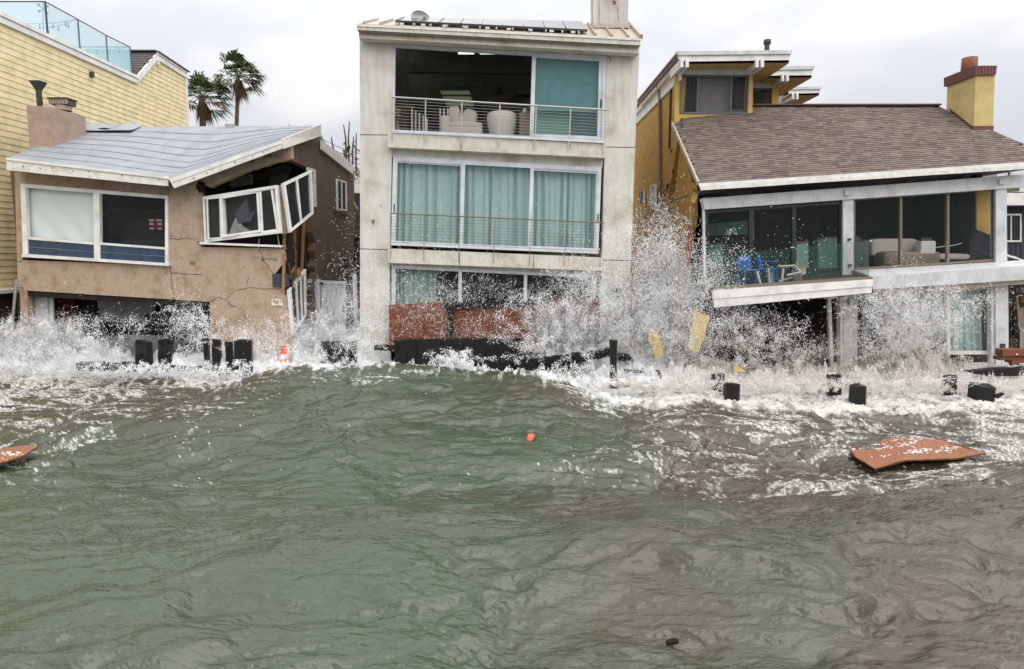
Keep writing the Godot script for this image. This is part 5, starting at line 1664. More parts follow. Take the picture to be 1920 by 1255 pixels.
	# dormers under three flat roofs
	for k in 3:
		var zr: float = [-2.0, -3.5, -6.1][k]
		var zw: float = zr - 0.65
		var f: Array = [[1269, 97, 1484, 95, 1479, 117, 1276, 120], [1440, 126, 1526, 124, 1522, 145, 1440, 146], [1480, 164, 1539, 163, 1536, 178, 1480, 179]][k]
		var d := part(h, "dormer_roof", Shape.new(), M.white)
		var q := pz(f, zr)
		part(d, "fascia", Shape.new().prism(subq(q, 0, 0.32, 1, 1), Vector3(0, 0, -0.06)), M.white)
		part(d, "fascia", Shape.new().prism(shift(subq(q, -0.003, 0, 1.004, 0.31), Vector3(0, 0, 0.05)), Vector3(0, 0, -0.1)), M.white_grey)
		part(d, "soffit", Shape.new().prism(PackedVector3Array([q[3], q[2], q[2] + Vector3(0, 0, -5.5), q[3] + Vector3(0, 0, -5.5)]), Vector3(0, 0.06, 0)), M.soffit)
		part(d, "roof_top", Shape.new().prism(PackedVector3Array([q[0], q[1], q[1] + Vector3(0, 0, -6), q[0] + Vector3(0, 0, -6)]), Vector3(0, -0.03, 0)), M.tan_metal)
		part(d, "side_fascia", Shape.new().box(Vector3(q[1].x - 0.06, q[2].y, zr - 5.5), Vector3(q[1].x - 0.01, q[1].y, zr - 0.06)), M.white_grey)
		if k == 0:
			part(d, "side_fascia", Shape.new().box(Vector3(XS - 0.12, q[3].y + 0.0, -12), Vector3(XS - 0.04, q[0].y + 0.02, zr - 0.07)), M.white_worn)
			part(d, "side_fascia", Shape.new().box(Vector3(XS - 0.05, q[3].y - 0.3, -12), Vector3(XS + 0.02, q[3].y, zr - 0.5)), M.white_worn)
			part(d, "gutter", Shape.new().box(Vector3(XS - 0.2, q[0].y - 0.12, -12), Vector3(XS - 0.121, q[0].y - 0.0, zr - 0.07)), M.bronze)
		var bx: Array = [[1276, 1286, 1417, 1427], [1466, 1475], [1486, 1494]][k]
		var by: float = [110.0, 138.0, 174.0][k]
		for x in bx:
			var w: float = [6.0, 4.5, 3.5][k]
			var hh: float = [16.0, 14.0, 12.0][k]
			part(d, "beam_end", Shape.new().prism(pz([x, by, x + w, by, x + w, by + hh, x, by + hh], zr + 0.09), Vector3(0, 0, -1.2)), M.white)
		var wq: Array = [[1266, 118, 1412, 118, 1411, 236, 1265, 236], [1400, 146, 1460, 146, 1460, 206, 1400, 206], [1455, 179, 1480, 179, 1480, 204, 1455, 204]][k]
		var hole: Array = [[1276, 141, 1405, 142, 1402, 214, 1274, 213], [1411, 166, 1448, 166, 1447, 199, 1411, 199], [1459, 196, 1472, 196, 1472, 203, 1459, 203]][k]
		var wp := pz(wq, zw)
		var hp := pz(hole, zw)
		var dm := part(h, "dormer", Shape.new(), M.yellow)
		var dv := Vector3(0, 0, -0.12)
		for piece in [[wp[0], wp[1], hp[1], hp[0]], [wp[1], wp[2], hp[2], hp[1]], [wp[2], wp[3], hp[3], hp[2]], [wp[3], wp[0], hp[0], hp[3]]]:
			part(dm, "wall", Shape.new().prism(PackedVector3Array(piece), dv), M.yellow)
		part(dm, "header", Shape.new().prism(PackedVector3Array([wp[0] + Vector3(0.12, 0, 0.02), wp[1] + Vector3(0, 0, 0.02), hp[1] + Vector3(0.06, 0.01, 0.02), hp[0] + Vector3(0, 0.01, 0.02)]), Vector3(0, 0, -0.02)), M.white_grey)
		part(dm, "side_wall", Shape.new().box(Vector3(wp[1].x - 0.12, wp[2].y - 1.0, zw - 5.0), Vector3(wp[1].x, wp[1].y, zw - 0.121)), M.yellow)
		part(dm, "back", Shape.new().box(Vector3(wp[0].x + 0.1, wp[2].y - 0.5, zw - 1.0), Vector3(wp[1].x - 0.13, wp[1].y, zw - 0.9)), M.dark_cloth)
		var win := window_in(dm, "window", shift(hp, Vector3(0, 0, 0.03)), 0.1, 0.02 if k == 0 else 0.05, 0.04 if k == 0 else 0.08, [0.255, 0.745] if k == 0 else [], M.blue_frame, M.pane, 0.012)
	var zw0 := -2.65
	curtain_in("curtain", "dark curtain behind the left pane of the front dormer", pz([1284, 145, 1306, 145, 1306, 210, 1283, 210], zw0 - 0.25), 4, 0.04, M.dark_room)
	single("blind", "grey blind filling the centre pane of the front dormer", "blind", Shape.new().prism(pz([1309, 144, 1372, 144, 1372, 211, 1308, 211], zw0 - 0.16), Vector3(0, 0, -0.02)), M.dormer_blind)
	curtain_in("curtain", "dark curtain behind the right pane of the front dormer", pz([1374, 145, 1402, 145, 1401, 210, 1374, 210], zw0 - 0.25), 5, 0.04, M.dark_room)
	# roof furniture
	var vp := thing("vent_pipe", "dark capped vent pipe on the dormer's flat roof", "pipe", at(1438, 98, -2.8))
	var vb := at(1438, 97, -2.8)
	part(vp, "pipe", Shape.new().lathe(vb + Vector3(0, -0.4, 0), [[0.0, 0.0], [0.07, 0.0], [0.07, 0.62], [0.0, 0.63]], 12), M.dark_metal)
	part(vp, "cap", Shape.new().lathe(vb + Vector3(0, 0.2, 0), [[0.0, 0.0], [0.1, 0.0], [0.1, 0.12], [0.0, 0.13]], 12), M.dark_metal)
	var ch := thing("chimney", "yellow stucco chimney with brown metal cap on the shingle roof", "chimney", on(1828, 240, rp))
	var cz := on(1840, 243, rp).z
	part(ch, "stack", Shape.new().prism(pz([1830, 141, 1866, 140, 1862, 246, 1826, 246], cz), Vector3(0, 0, -1.15)), M.yellow_pale)
	part(ch, "base_flashing", Shape.new().prism(pz([1824, 236, 1864, 236, 1863, 246, 1824, 246], cz + 0.03), Vector3(0, 0.0, -0.06)), M.brown_cap)
	var bf := pz([1826, 239, 1826, 246], cz)
	var rise := 1.15 * rp.normal.z / rp.normal.y
	part(ch, "base_flashing", Shape.new().prism(PackedVector3Array([bf[0] + Vector3(-0.03, 0, 0), bf[1] + Vector3(-0.03, 0, 0), bf[1] + Vector3(-0.03, rise, -1.15), bf[0] + Vector3(-0.03, rise, -1.15)]), Vector3(0.03, 0, 0)), M.brown_cap)
	part(ch, "cap", Shape.new().prism(pz([1828, 123, 1870, 123, 1868, 140, 1828, 141], cz + 0.05), Vector3(0, 0, -1.25)), M.brown_cap)
	for k in 7:
		part(ch, "cap_rib", Shape.new().prism(pz([1829 + k * 6, 123.5, 1830 + k * 6, 123.5, 1830 + k * 6, 140, 1829 + k * 6, 140], cz + 0.058), Vector3(0, 0, -0.01)), M.brown_cap)
	part(ch, "flue", Shape.new().lathe(at(1817, 133, cz - 0.7), [[0.0, 0.0], [0.19, 0.0], [0.19, 0.33], [0.17, 0.34], [0.17, 0.1], [0.0, 0.1]], 20), M.terracotta)

# ---------------------------------------------------------------- wreckage, pilings, gate, deck chairs
func pile_at(label: String, q: Array, z: float, group: String, deep := 0.22, m: Material = null, called := "piling") -> void:
	var p := pz(q, z)
	# run the two lower corners down into the water
	var s := Shape.new()
	var w := (p[1] - p[0]).length()
	var n := 8
	var ring0 := PackedVector3Array()
	var ring1 := PackedVector3Array()
	var top := (p[0] + p[1]) * 0.5
	var bot := (p[2] + p[3]) * 0.5
	var ax := (p[1] - p[0]) * 0.5
	for k in n:
		var a := TAU * (k + 0.5) / n
		var cx := signf(cos(a)) * pow(absf(cos(a)), 0.55)
		var cz := signf(sin(a)) * pow(absf(sin(a)), 0.55)
		ring0.append(top + ax * cx + Vector3(0, rng.randf_range(-0.04, 0.02), cz * deep * 0.5 - deep * 0.5))
		ring1.append(bot + (p[2] - p[3]) * 0.5 * cx + Vector3(0, -0.7, cz * deep * 0.5 - deep * 0.5))
	var mids := []
	for j in 4:
		var r := PackedVector3Array()
		for k in n:
			r.append(ring0[k].lerp(ring1[k], j / 3.0) + (Vector3(rng.randf_range(-1, 1), 0, rng.randf_range(-1, 1)) * 0.012 if j else Vector3.ZERO))
		mids.append(r)
	for j in 3:
		for k in n:
			var k2 := (k + 1) % n
			s.quad(mids[j][k], mids[j][k2], mids[j + 1][k2], mids[j + 1][k])
	var c := Vector3.ZERO
	for k in n:
		c += ring0[k] / n
	for k in n:
		s.tri(c, ring0[(k + 1) % n], ring0[k])
	single(called, label, "piling", s, m if m else M.tar, group)

func plank_at(called: String, label: String, category: String, q: Array, z: float, deep: float, m: Material, group := "", broken := 0.015) -> void:
	single(called, label, category, Shape.new().prism(jag(pz(q, z), 0.12, broken), Vector3(0, 0, -deep)), m, group)

func make_wreckage() -> void:
	var G := "broken pilings of the old sea wall"
	pile_at("black leaning piling, leftmost before the tan house's opening", [250, 638, 267, 640, 263, 692, 247, 690], 1.0, G)
	pile_at("thin black piling leaning right, beside the leftmost black piling", [270, 641, 281, 643, 284, 690, 274, 690], 1.1, G, 0.14)
	pile_at("wide black piling under the tan house's grey panel", [293, 637, 311, 638, 310, 690, 293, 690], 0.9, G)
	pile_at("narrow black piling touching the wide one before the tan house", [311, 638, 321, 637, 318, 690, 310, 690], 0.8, G, 0.16)
	pile_at("thin tilted black piling at the right edge of the tan house's opening", [377, 635, 388, 636, 391, 692, 382, 692], 1.0, G, 0.15)
	pile_at("black piling between the thin tilted one and the broad black board", [395, 638, 410, 638, 411, 692, 396, 692], 1.0, G, 0.18)
	pile_at("thin straight black piling just left of the broad black board", [420, 641, 433, 641, 433, 692, 421, 692], 1.0, G, 0.15)
	pile_at("broad black board piling standing before the tan stucco corner", [436, 638, 469, 637, 469, 700, 437, 700], 1.05, G, 0.2)
	plank_at("sea_wall_beam", "long low black beam in the foam before the tan house", "beam", [142, 680, 250, 681, 250, 697, 143, 695], 1.5, 0.2, M.tar)
	plank_at("sea_wall_beam", "thin low black rail behind the tan house's pilings", "beam", [262, 686, 440, 689, 440, 697, 262, 694], 1.35, 0.12, M.tar)
	var sw := thing("sea_wall", "black timber bulkhead of upright boards before the concrete house's red boards", "sea wall", at(858, 700, 0.9))
	for k in 11:
		var x0 := 740.0 + k * 21.45
		part(sw, "board", Shape.new().prism(pz([x0, 639 + rng.randf() * 2.0, x0 + 20.9, 639 + rng.randf() * 2.0, x0 + 20.9, 730, x0, 730], 0.9 + rng.randf() * 0.03), Vector3(0, 0, -0.15)), M.tar)
	part(sw, "cap", Shape.new().prism(pz([739, 638, 976, 636, 976, 641, 739, 642], 0.8), Vector3(0, 0, -0.3)), M.tar)
	var sw2 := thing("sea_wall", "short black bulkhead panel in the foam before the white gate", "sea wall", at(634, 700, 0.9))
	for k in 3:
		var x0 := 600.0 + k * 22.8
		part(sw2, "board", Shape.new().prism(pz([x0, 640 + rng.randf() * 2.0, x0 + 22, 640 + rng.randf() * 2.0, x0 + 22, 725, x0, 725], 0.9 + rng.randf() * 0.03), Vector3(0, 0, -0.15)), M.tar)
	plank_at("sea_wall_beam", "short black beam joining the left of the large black bulkhead", "beam", [701, 648, 741, 648, 741, 658, 701, 657], 0.95, 0.15, M.tar)
	plank_at("sea_wall_beam", "long black beam rising right from the large bulkhead towards the lone post", "beam", [976, 676, 1060, 667, 1143, 654, 1143, 669, 1060, 686, 976, 698], 1.1, 0.2, M.tar)
	plank_at("sea_wall_beam", "lower black beam half under water right of the large bulkhead", "beam", [985, 693, 1110, 688, 1112, 698, 985, 704], 1.3, 0.15, M.tar)
	plank_at("sea_wall_beam", "black beam end behind the lone post", "beam", [1160, 660, 1182, 667, 1190, 680, 1160, 676], 0.95, 0.2, M.tar)
	plank_at("sea_wall_beam", "short floating black timber right of the lone post", "beam", [1172, 693, 1208, 692, 1209, 700, 1172, 701], 1.5, 0.15, M.tar)
	plank_at("sea_wall_beam", "small tilted black timber chunk sinking beside the lone post's floating timber", "beam", [1231, 697, 1236, 695, 1245, 709, 1239, 712], 1.5, 0.12, M.tar)
	plank_at("sea_wall_beam", "dark broken block on the long rising beam", "beam", [1072, 663, 1088, 661, 1098, 676, 1080, 680], 1.25, 0.15, M.tar)
	pile_at("tall lone black post standing in the foam right of the concrete house", [1144, 639, 1159, 639, 1158, 722, 1146, 720], 1.6, G, 0.2)
	pile_at("low black stump just behind the large stump below the sagging deck", [1338, 703, 1361, 703, 1360, 716, 1339, 716], 1.9, G, 0.26)
	pile_at("large black stump in the foam below the sagging deck's left end", [1363, 721, 1391, 721, 1391, 750, 1363, 748], 2.9, G, 0.34)
	pile_at("left black stump of the twin pair in the foam", [1556, 703, 1568, 704, 1569, 725, 1557, 725], 2.2, G, 0.2)
	pile_at("right black stump of the twin pair in the foam", [1570, 703, 1581, 704, 1579, 727, 1572, 726], 2.2, G, 0.18)
	pile_at("mossy black stump between the twin pair and the pale green curtain", [1603, 724, 1629, 723, 1629, 746, 1600, 748], 3.0, G, 0.3)
	pile_at("small split black stump below the pale green curtain", [1778, 706, 1799, 706, 1798, 730, 1777, 728], 2.3, G, 0.26)
	pile_at("wide black stump with a fallen splinter, farthest right", [1835, 723, 1875, 726, 1873, 746, 1832, 746], 3.0, G, 0.4)
	plank_at("splinter", "small black splinter beside the wide right stump", "splinter", [1868, 742, 1882, 737, 1884, 740, 1872, 748], 3.0, 0.08, M.tar)
	plank_at("sea_wall_beam", "long black beam lying right of the pale green curtain", "beam", [1815, 697, 1850, 694, 1868, 691, 1935, 690, 1935, 704, 1850, 706], 1.4, 0.2, M.tar)
	var bn := thing("bench", "reddish brown timber bench end at the right edge", "bench", at(1910, 680, 1.2))
	for e in [[1881, 656, 1940, 656, 1940, 667, 1881, 669, 1.3], [1876, 670, 1940, 669, 1940, 674, 1876, 676, 1.25], [1898, 675, 1940, 674, 1940, 680, 1898, 682, 1.28]]:
		part(bn, "board", Shape.new().prism(pz(e.slice(0, 8), e[8]), Vector3(0, 0, -0.25)), M.red_timber)
	part(bn, "bolt", Shape.new().soft(at(1907, 665, 1.31), Vector3(0.025, 0.025, 0.02), 1.0, Basis(), 8, 6), M.pale)
	# red boards over the ground floor
	var R := "red brown plywood boards across the concrete house"
	plank_at("plywood_board", "red brown plywood board left of the brace over the concrete house's window", "board", [729, 572, 846, 566, 846, 660, 730, 660], 0.35, 0.04, M.plywood, R, 0.004)
	plank_at("plywood_board", "red brown plywood board between the two dark gaps below the centre pane", "board", [850, 570, 932, 566, 931, 660, 850, 660], 0.3, 0.04, M.plywood, R, 0.004)
	plank_at("plywood_board", "dark stained plywood board right of the centre, behind the tall plume", "board", [933, 566, 1028, 570, 1028, 660, 932, 660], 0.3, 0.04, M.plywood, R, 0.004)
	plank_at("plywood_board", "rightmost plywood board under the house number pier's window", "board", [1030, 562, 1122, 560, 1121, 625, 1030, 630], 0.3, 0.04, M.plywood, R, 0.004)
	plank_at("brace", "dark horizontal brace across the top of the plywood boards", "brace", [831, 568, 1000, 565, 1000, 576, 831, 578], 0.42, 0.08, M.rot)
	plank_at("brace", "dark upright brace between the left and centre plywood boards", "brace", [838, 576, 850, 576, 849, 662, 839, 662], 0.44, 0.08, M.rot)
	plank_at("brace", "thin dark upright stake behind the plume right of the bulkhead", "brace", [1027, 610, 1031, 610, 1031, 652, 1027, 652], 0.6, 0.06, M.tar)
	# yellow torn boards
	plank_at("wall_fragment", "tall torn yellow wall fragment leaning in the spray under the deck", "wall fragment", [1302, 575, 1307, 586, 1331, 592, 1324, 620, 1310, 660, 1290, 655, 1298, 610], 1.0, 0.06, M.yellow_pale, "", 0.02)
	plank_at("wall_fragment", "small yellow wall fragment sinking left of the tall torn one", "wall fragment", [1217, 622, 1229, 618, 1240, 640, 1243, 668, 1230, 672, 1216, 640], 1.1, 0.05, M.yellow_pale, "", 0.015)
	plank_at("wall_fragment", "tiny yellow wall chip with a dark edge in the foam", "wall fragment", [1380, 684, 1400, 697, 1379, 697, 1376, 690], 1.6, 0.03, M.yellow_pale, "", 0.008)
	# traffic cone
	var co := at(534, 686, 0.75)
	var cone := thing("traffic_cone", "orange traffic cone tilted in the foam at the tan corner's foot", "traffic cone", co)
	part(cone, "cone", Shape.new().lathe(co, [[0.0, 0.0], [0.17, 0.0], [0.16, 0.06], [0.045, 0.52], [0.0, 0.53]], 16), M.orange)
	part(cone, "collar", Shape.new().lathe(co + Vector3(0, 0.18, 0), [[0.137, 0.0], [0.107, 0.12]], 16), M.pale)
	# floating pieces
	float_board("floating_board", "large orange board floating awash at the right", [1566, 836, 1700, 822, 1768, 824, 1850, 850, 1790, 858, 1700, 864, 1641, 878, 1605, 858], "board")
	float_board("floating_board", "orange board cut by the left edge of the picture, awash in foam", [-60, 850, 0, 842, 40, 837, 72, 838, 45, 852, 0, 868, -60, 880], "board")
	var sc := aty(994, 823, -0.35)
	for r in 4:
		sc = aty(994, 823, wave(sc.x, sc.z) + 0.04)
	single("floating_scrap", "small bright orange scrap floating in the middle of the water", "scrap", Shape.new().prism(PackedVector3Array([sc + Vector3(-0.06, -0.03, 0), sc + Vector3(0.02, -0.045, 0.02), sc + Vector3(0.065, 0.02, 0.0), sc + Vector3(0.02, 0.035, -0.02), sc + Vector3(-0.05, 0.03, -0.015)]), Vector3(0.02, 0.04, -0.07)), M.orange)
	var k := aty(1262, 1160, 0.06)
	k.y = wave(k.x, k.z) + 0.01
	single("driftwood", "small dark lump of driftwood in the near water", "driftwood", Shape.new().soft(k, Vector3(0.06, 0.02, 0.03), 0.9, Basis(Vector3.UP, 0.3), 12, 8), M.tar)
	# gate between the houses
	var gt := thing("gate", "white vinyl gate in the gap between the tan and concrete houses", "gate", at(617, 640, -2.0))
	for e in [[576, 524, 584, 524, 583, 700, 576, 700], [592, 524, 600, 524, 600, 700, 593, 700]]:
		part(gt, "post", Shape.new().prism(pz(e, -2.0), Vector3(0, 0, -0.12)), M.vinyl)
	part(gt, "filler_board", Shape.new().prism(pz([584, 528, 592, 528, 592, 700, 584, 700], -2.05), Vector3(0, 0, -0.05)), M.vinyl)
	for j in 5:
		part(gt, "board", Shape.new().prism(pz([603 + j * 9.2, 527, 611.7 + j * 9.2, 528, 611.7 + j * 9.2, 700, 603 + j * 9.2, 700], -2.02), Vector3(0, 0, -0.04)), M.vinyl)
	part(gt, "top_rail", Shape.new().prism(pz([602, 526, 649, 528, 649, 534, 602, 532], -1.99), Vector3(0, 0, -0.06)), M.vinyl)
	part(gt, "hinge", Shape.new().box(at(600, 534, -1.98), at(605, 529, -1.94)), M.dark_metal)
	part(gt, "latch", Shape.new().box(at(642, 585, -1.98), at(646, 573, -1.94)), M.dark_metal)
	single("gate_post", "round topped white vinyl post against the concrete house's left pier", "post", Shape.new().lathe(at(670, 640, -1.0) + Vector3(-0.02, -1.0, 0), [[0.0, 0.0], [0.065, 0.0], [0.065, 2.75], [0.045, 2.8], [0.0, 2.82]], 14), M.vinyl)
	single("gap_post", "brownish grey timber post above the white gate's hinge side", "post", Shape.new().prism(pz([581, 492, 592, 492, 592, 526, 581, 526], -2.2), Vector3(0, 0, -0.1)), M.bronze)
	# deck chairs: built once, then copied
	for e in [["blue plastic chair upright at the back of the deck, left of the other blue chair", 1402, 534, -0.05, 0.15, 0.0], ["blue plastic chair turned sideways beside the toppled white chairs", 1438, 532, 0.05, 1.0, 0.0]]:
		plastic_chair(e[0], at(e[1], e[2], e[3] + 0.3), Basis(Vector3.UP, e[4]), M.blue_plastic, "plastic chairs on the deck", true)
	plastic_chair("white plastic chair knocked face down at the front of the deck", at(1444, 506, 0.6), Basis(Vector3.UP, 0.3) * Basis(Vector3.RIGHT, PI * 0.94), M.white_plastic, "plastic chairs on the deck", false)
	plastic_chair("white plastic chair lying on its side with legs pointing right", at(1468, 522, 0.5), Basis(Vector3(0, 0, 1), -1.35) * Basis(Vector3.UP, 0.5), M.white_plastic, "plastic chairs on the deck", false)

func plastic_chair(label: String, where: Vector3, b: Basis, m: Material, group: String, arms: bool) -> void:
	var t := thing("plastic_chair", label, "chair", where, group)
	t.basis = b * Basis.from_scale(Vector3.ONE * 0.86)
	var add := func(called: String, s: Shape) -> void:
		var o := MeshInstance3D.new()
		o.name = called
		o.mesh = s.mesh()
		o.material_override = m
		t.add_child(o, true)
	add.call("seat", Shape.new().soft(Vector3(0, 0.42, 0), Vector3(0.24, 0.025, 0.23), 0.3))
	var back := []
	for j in 6:
		var row := []
		for i in 9:
			var u := i / 4.0 - 1.0
			row.append(Vector3(u * (0.23 - 0.03 * j / 5.0), 0.42 + j * 0.08, -0.22 - 0.02 * j + 0.05 * u * u))
		back.append(row)
	add.call("backrest", Shape.new().sheet(back))
	for x in [-1, 1]:
		for z in [-1, 1]:
			add.call("leg", Shape.new().beam(Vector3(x * 0.2, 0.42, z * 0.19), Vector3(x * 0.25, 0.0, z * 0.25), 0.05, 0.05, Vector3(0, 0, 1)))
		if arms:
			add.call("armrest", Shape.new().beam(Vector3(x * 0.26, 0.64, 0.2), Vector3(x * 0.24, 0.66, -0.24), 0.05, 0.025))

func float_board(called: String, label: String, a: Array, cat: String) -> void:
	var top := []
	var pts := PackedVector3Array()
	var cen := Vector3.ZERO
	for i in range(0, a.size(), 2):
		var p := aty(a[i], a[i + 1], 0.1)
		for r in 5:
			p = aty(a[i], a[i + 1], wave(p.x, p.z, true) * 0.5 + wave(p.x, p.z, false) * 0.5 + (0.16 if a[0] < 0 else 0.108))
		pts.append(p)
		cen += p
	cen /= pts.size()
	var s := Shape.new()
	var flat := PackedVector2Array()
	for p in pts:
		flat.append(Vector2(p.x, p.z))
	# a grid of small faces that follows the board's bend, awash where the water stands higher
	var lo := flat[0]
	var hi := flat[0]
	for p in flat:
		lo = lo.min(p)
		hi = hi.max(p)
	var st := 0.05 if cat == "board" else 0.02
	var hgt := func(x: float, z: float) -> float:
		var w := 0.0
		var y := 0.0
		for p in pts:
			var d := 1.0 / (0.02 + Vector2(p.x - x, p.z - z).length_squared())
			w += d
			y += d * p.y
		return y / w + 0.012 * sin(x * 5.0 + z * 3.0)
	var x := lo.x
	while x < hi.x:
		var z := lo.y
		while z < hi.y:
			var cell := PackedVector2Array([Vector2(x, z), Vector2(x + st, z), Vector2(x + st, z + st), Vector2(x, z + st)])
			for piece in Geometry2D.intersect_polygons(flat, cell):
				var v := PackedVector3Array()
				for p in piece:
					v.append(Vector3(p.x, hgt.call(p.x, p.y), p.y))
				for i in range(1, v.size() - 1):
					var up := (v[i] - v[0]).cross(v[i + 1] - v[0])
					if up.y > 0:
						s.tri(v[0], v[i], v[i + 1])
					else:
						s.tri(v[0], v[i + 1], v[i])
			z += st
		x += st
	for i in pts.size():
		var p := pts[i]
		var q := pts[(i + 1) % pts.size()]
		p.y = hgt.call(p.x, p.z)
		q.y = hgt.call(q.x, q.z)
		var dn := Vector3(0, -0.025, 0)
		s.quad(p, p + dn, q + dn, q)
		s.quad(q, q + dn, p + dn, p)
	var board := single(called, label, cat, s, M.plywood_bright)
	for k in (3 if a[0] < 0 else 9):
		var f := Shape.new()
		var o := Vector2(lerpf(lo.x, hi.x, rng.randf_range(0.2, 0.85)), lerpf(lo.y, hi.y, rng.randf_range(0.25, 0.75)))
		var w := rng.randf_range(0.1, 0.4)
		for j in 26:
			var e := o + Vector2(rng.randfn() * w, rng.randfn() * 0.05 + 0.03 * sin(j * 1.1))
			if not Geometry2D.is_point_in_polygon(e, flat):
				continue
			var y: float = hgt.call(e.x, e.y)
			f.soft(Vector3(e.x, y + 0.002, e.y), Vector3(rng.randf_range(0.01, 0.05), 0.006, rng.randf_range(0.006, 0.022)), 1.0, Basis(Vector3.UP, rng.randf() - 0.5), 8, 4)
		if f.v.size():
			part(board, "foam", f, M.foam)

# ---------------------------------------------------------------- behind the row
func make_background() -> void:
	# far right blue grey house
	var b := thing("boarded_house", "dark blue grey boarded house with white trim at the right edge", "house", at(1905, 560, -5))
	var zf := -5.0
	var P := func(called: String, a: Array, z: float, d: float, m: Material) -> MeshInstance3D:
		return part(b, called, Shape.new().prism(pz(a, z), Vector3(0, 0, -d)), m)
	P.call("wall", [1870, 383, 2100, 383, 2100, 700, 1870, 700], zf, 4.0, M.slate)
	P.call("wall", [1870, 300, 2100, 300, 2100, 360, 1870, 360], zf - 0.2, 3.0, M.white_grey)
	P.call("balcony_band", [1870, 362, 2100, 360, 2100, 383, 1870, 385], zf + 0.5, 0.6, M.white)
	for k in 12:
		P.call("batten", [1888 + k * 9, 384, 1889 + k * 9, 384, 1889 + k * 9, 560, 1888 + k * 9, 560], zf + 0.02, 0.02, M.slate)
	window_in(b, "window", pz([1884, 401, 1916, 401, 1916, 454, 1884, 454], zf + 0.06), 0.08, 0.08, 0.06, [0.4], M.white, M.solar, 0.03, 0.04)
	P.call("window", [1888, 330, 1912, 330, 1912, 358, 1888, 358], zf - 0.15, 0.05, M.black_frame)
	P.call("planter", [1889, 345, 1910, 345, 1910, 358, 1889, 358], zf + 0.5, 0.2, M.leaf)
	P.call("balcony_rail", [1893, 322, 1896, 322, 1896, 366, 1893, 366], zf + 0.4, 0.06, M.white_grey)
	# ruin under it
	var dr := thing("debris_pile", "dark heap of broken boards at the right edge under the white ledge", "debris pile", at(1910, 660, -1.5))
	for k in 9:
		var x := 1892.0 + rng.randf() * 30.0
		part(dr, "board", Shape.new().beam(at(x, 545 + rng.randf() * 30.0, -1.5 - rng.randf()), at(x + rng.randf_range(-14, 14), 690, -1.5 - rng.randf()), 0.1 + rng.randf() * 0.15, 0.04, Vector3(0, 0, 1)), [M.rot, M.stud, M.black_room, M.bronze][k % 4])
	part(dr, "backing", Shape.new().prism(pz([1880, 530, 1990, 530, 1990, 700, 1880, 700], -3.0), Vector3(0, 0, -0.1)), M.rot)
	single("brick_scrap", "small orange brick scrap in the dark heap at the right edge", "brick", Shape.new().box(at(1914, 567, -1.2), at(1926, 558, -1.0)), M.terracotta)
	plank_at("broken_trim", "white broken trim pieces lying on the ledge's right end", "trim", [1888, 476, 1922, 488, 1922, 491, 1890, 481], -0.3, 0.05, M.white)
	# behind the gap left of the concrete house
	var g := thing("garage", "low white garage wall behind the gap beside the concrete house", "garage", at(668, 500, -16))
	part(g, "wall", Shape.new().prism(pz([640, 344, 700, 344, 700, 362, 640, 362], -16), Vector3(0, 0, -3)), M.pale)
	part(g, "wall", Shape.new().prism(pz([640, 362, 700, 362, 700, 560, 640, 560], -15.6), Vector3(0, 0, -3)), M.black_room, "dark lower part")
	var stp := thing("steps", "grey wooden steps in the dark gap beside the concrete house", "steps", at(668, 450, -9))
	for k in 3:
		part(stp, "tread", Shape.new().prism(pz([652, 420 + k * 12, 690, 420 + k * 12, 690, 422 + k * 12, 652, 422 + k * 12], -8.0 + 0.3 * k), Vector3(0, 0, -0.25)), M.grey_panel)
	part(stp, "riser", Shape.new().prism(pz([652, 444, 690, 444, 690, 470, 652, 470], -7.5), Vector3(0, 0, -0.1)), M.slate)
	single("gap_fence", "dark fence closing the gap between the tan and concrete houses", "fence", Shape.new().prism(pz([560, 470, 700, 470, 700, 720, 560, 720], -7.8), Vector3(0, 0, -0.1)), M.black_room)
	single("gap_fence", "dark fence closing the gap between the concrete and yellow houses", "fence", Shape.new().prism(pz([1150, 430, 1260, 430, 1260, 720, 1150, 720], -10.0), Vector3(0, 0, -0.1)), M.black_room)
	# tall plant in the gap
	var p := thing("tall_plant", "tall leafy stalks growing in the gap left of the concrete house", "plant", at(655, 330, -9))
	for e in [[655, 330, 653, 260, 655, 228], [650, 330, 648, 260, 644, 234], [627, 290, 623, 270, 621, 257], [661, 330, 661, 280, 663, 256], [668, 330, 667, 290, 668, 250]]:
		part(p, "stem", Shape.new().tube(pz(e, -9), 0.045, 0.02, 6), M.bark)
	var lv := 0
	for e in [[641, 266], [647, 270], [656, 272], [662, 276], [667, 279], [640, 288], [648, 282], [655, 288], [664, 284], [658, 268], [637, 294], [671, 262], [651, 262], [644, 280], [668, 296], [660, 350], [664, 344], [630, 285]]:
		var c := at(e[0], e[1], -9 + rng.randf_range(-0.3, 0.3))
		var d := Vector3(rng.randf_range(-1, 1), -0.7, rng.randf_range(-0.5, 0.8)).normalized()
		var s := d.cross(Vector3.UP).normalized()
		var f := Shape.new()
		var L := rng.randf_range(0.24, 0.38)
		var tip := c + d * L
		var m1 := c + d * L * 0.4 + s * L * 0.3 + Vector3(0, 0.03, 0)
		var m2 := c + d * L * 0.4 - s * L * 0.3 + Vector3(0, 0.03, 0)
		f.quad(c, m1, tip, m2)
		f.quad(c, m2, tip, m1)
		part(p, "leaf", f, M.leaf if lv % 4 else M.frond_pale)
		lv += 1
	# overhead wires
	for k in 3:
		var y: float = [262.0, 272.0, 282.0][k]
		single("power_line", ["highest", "middle", "lowest"][k] + " dark wire hanging between the tan and concrete houses", "wire", Shape.new().tube(pz([540, y - 28, 605, y, 640, y + 16, 700, y + 34], -14), 0.012, 0.012, 4), M.wire, "overhead wires in the gap")
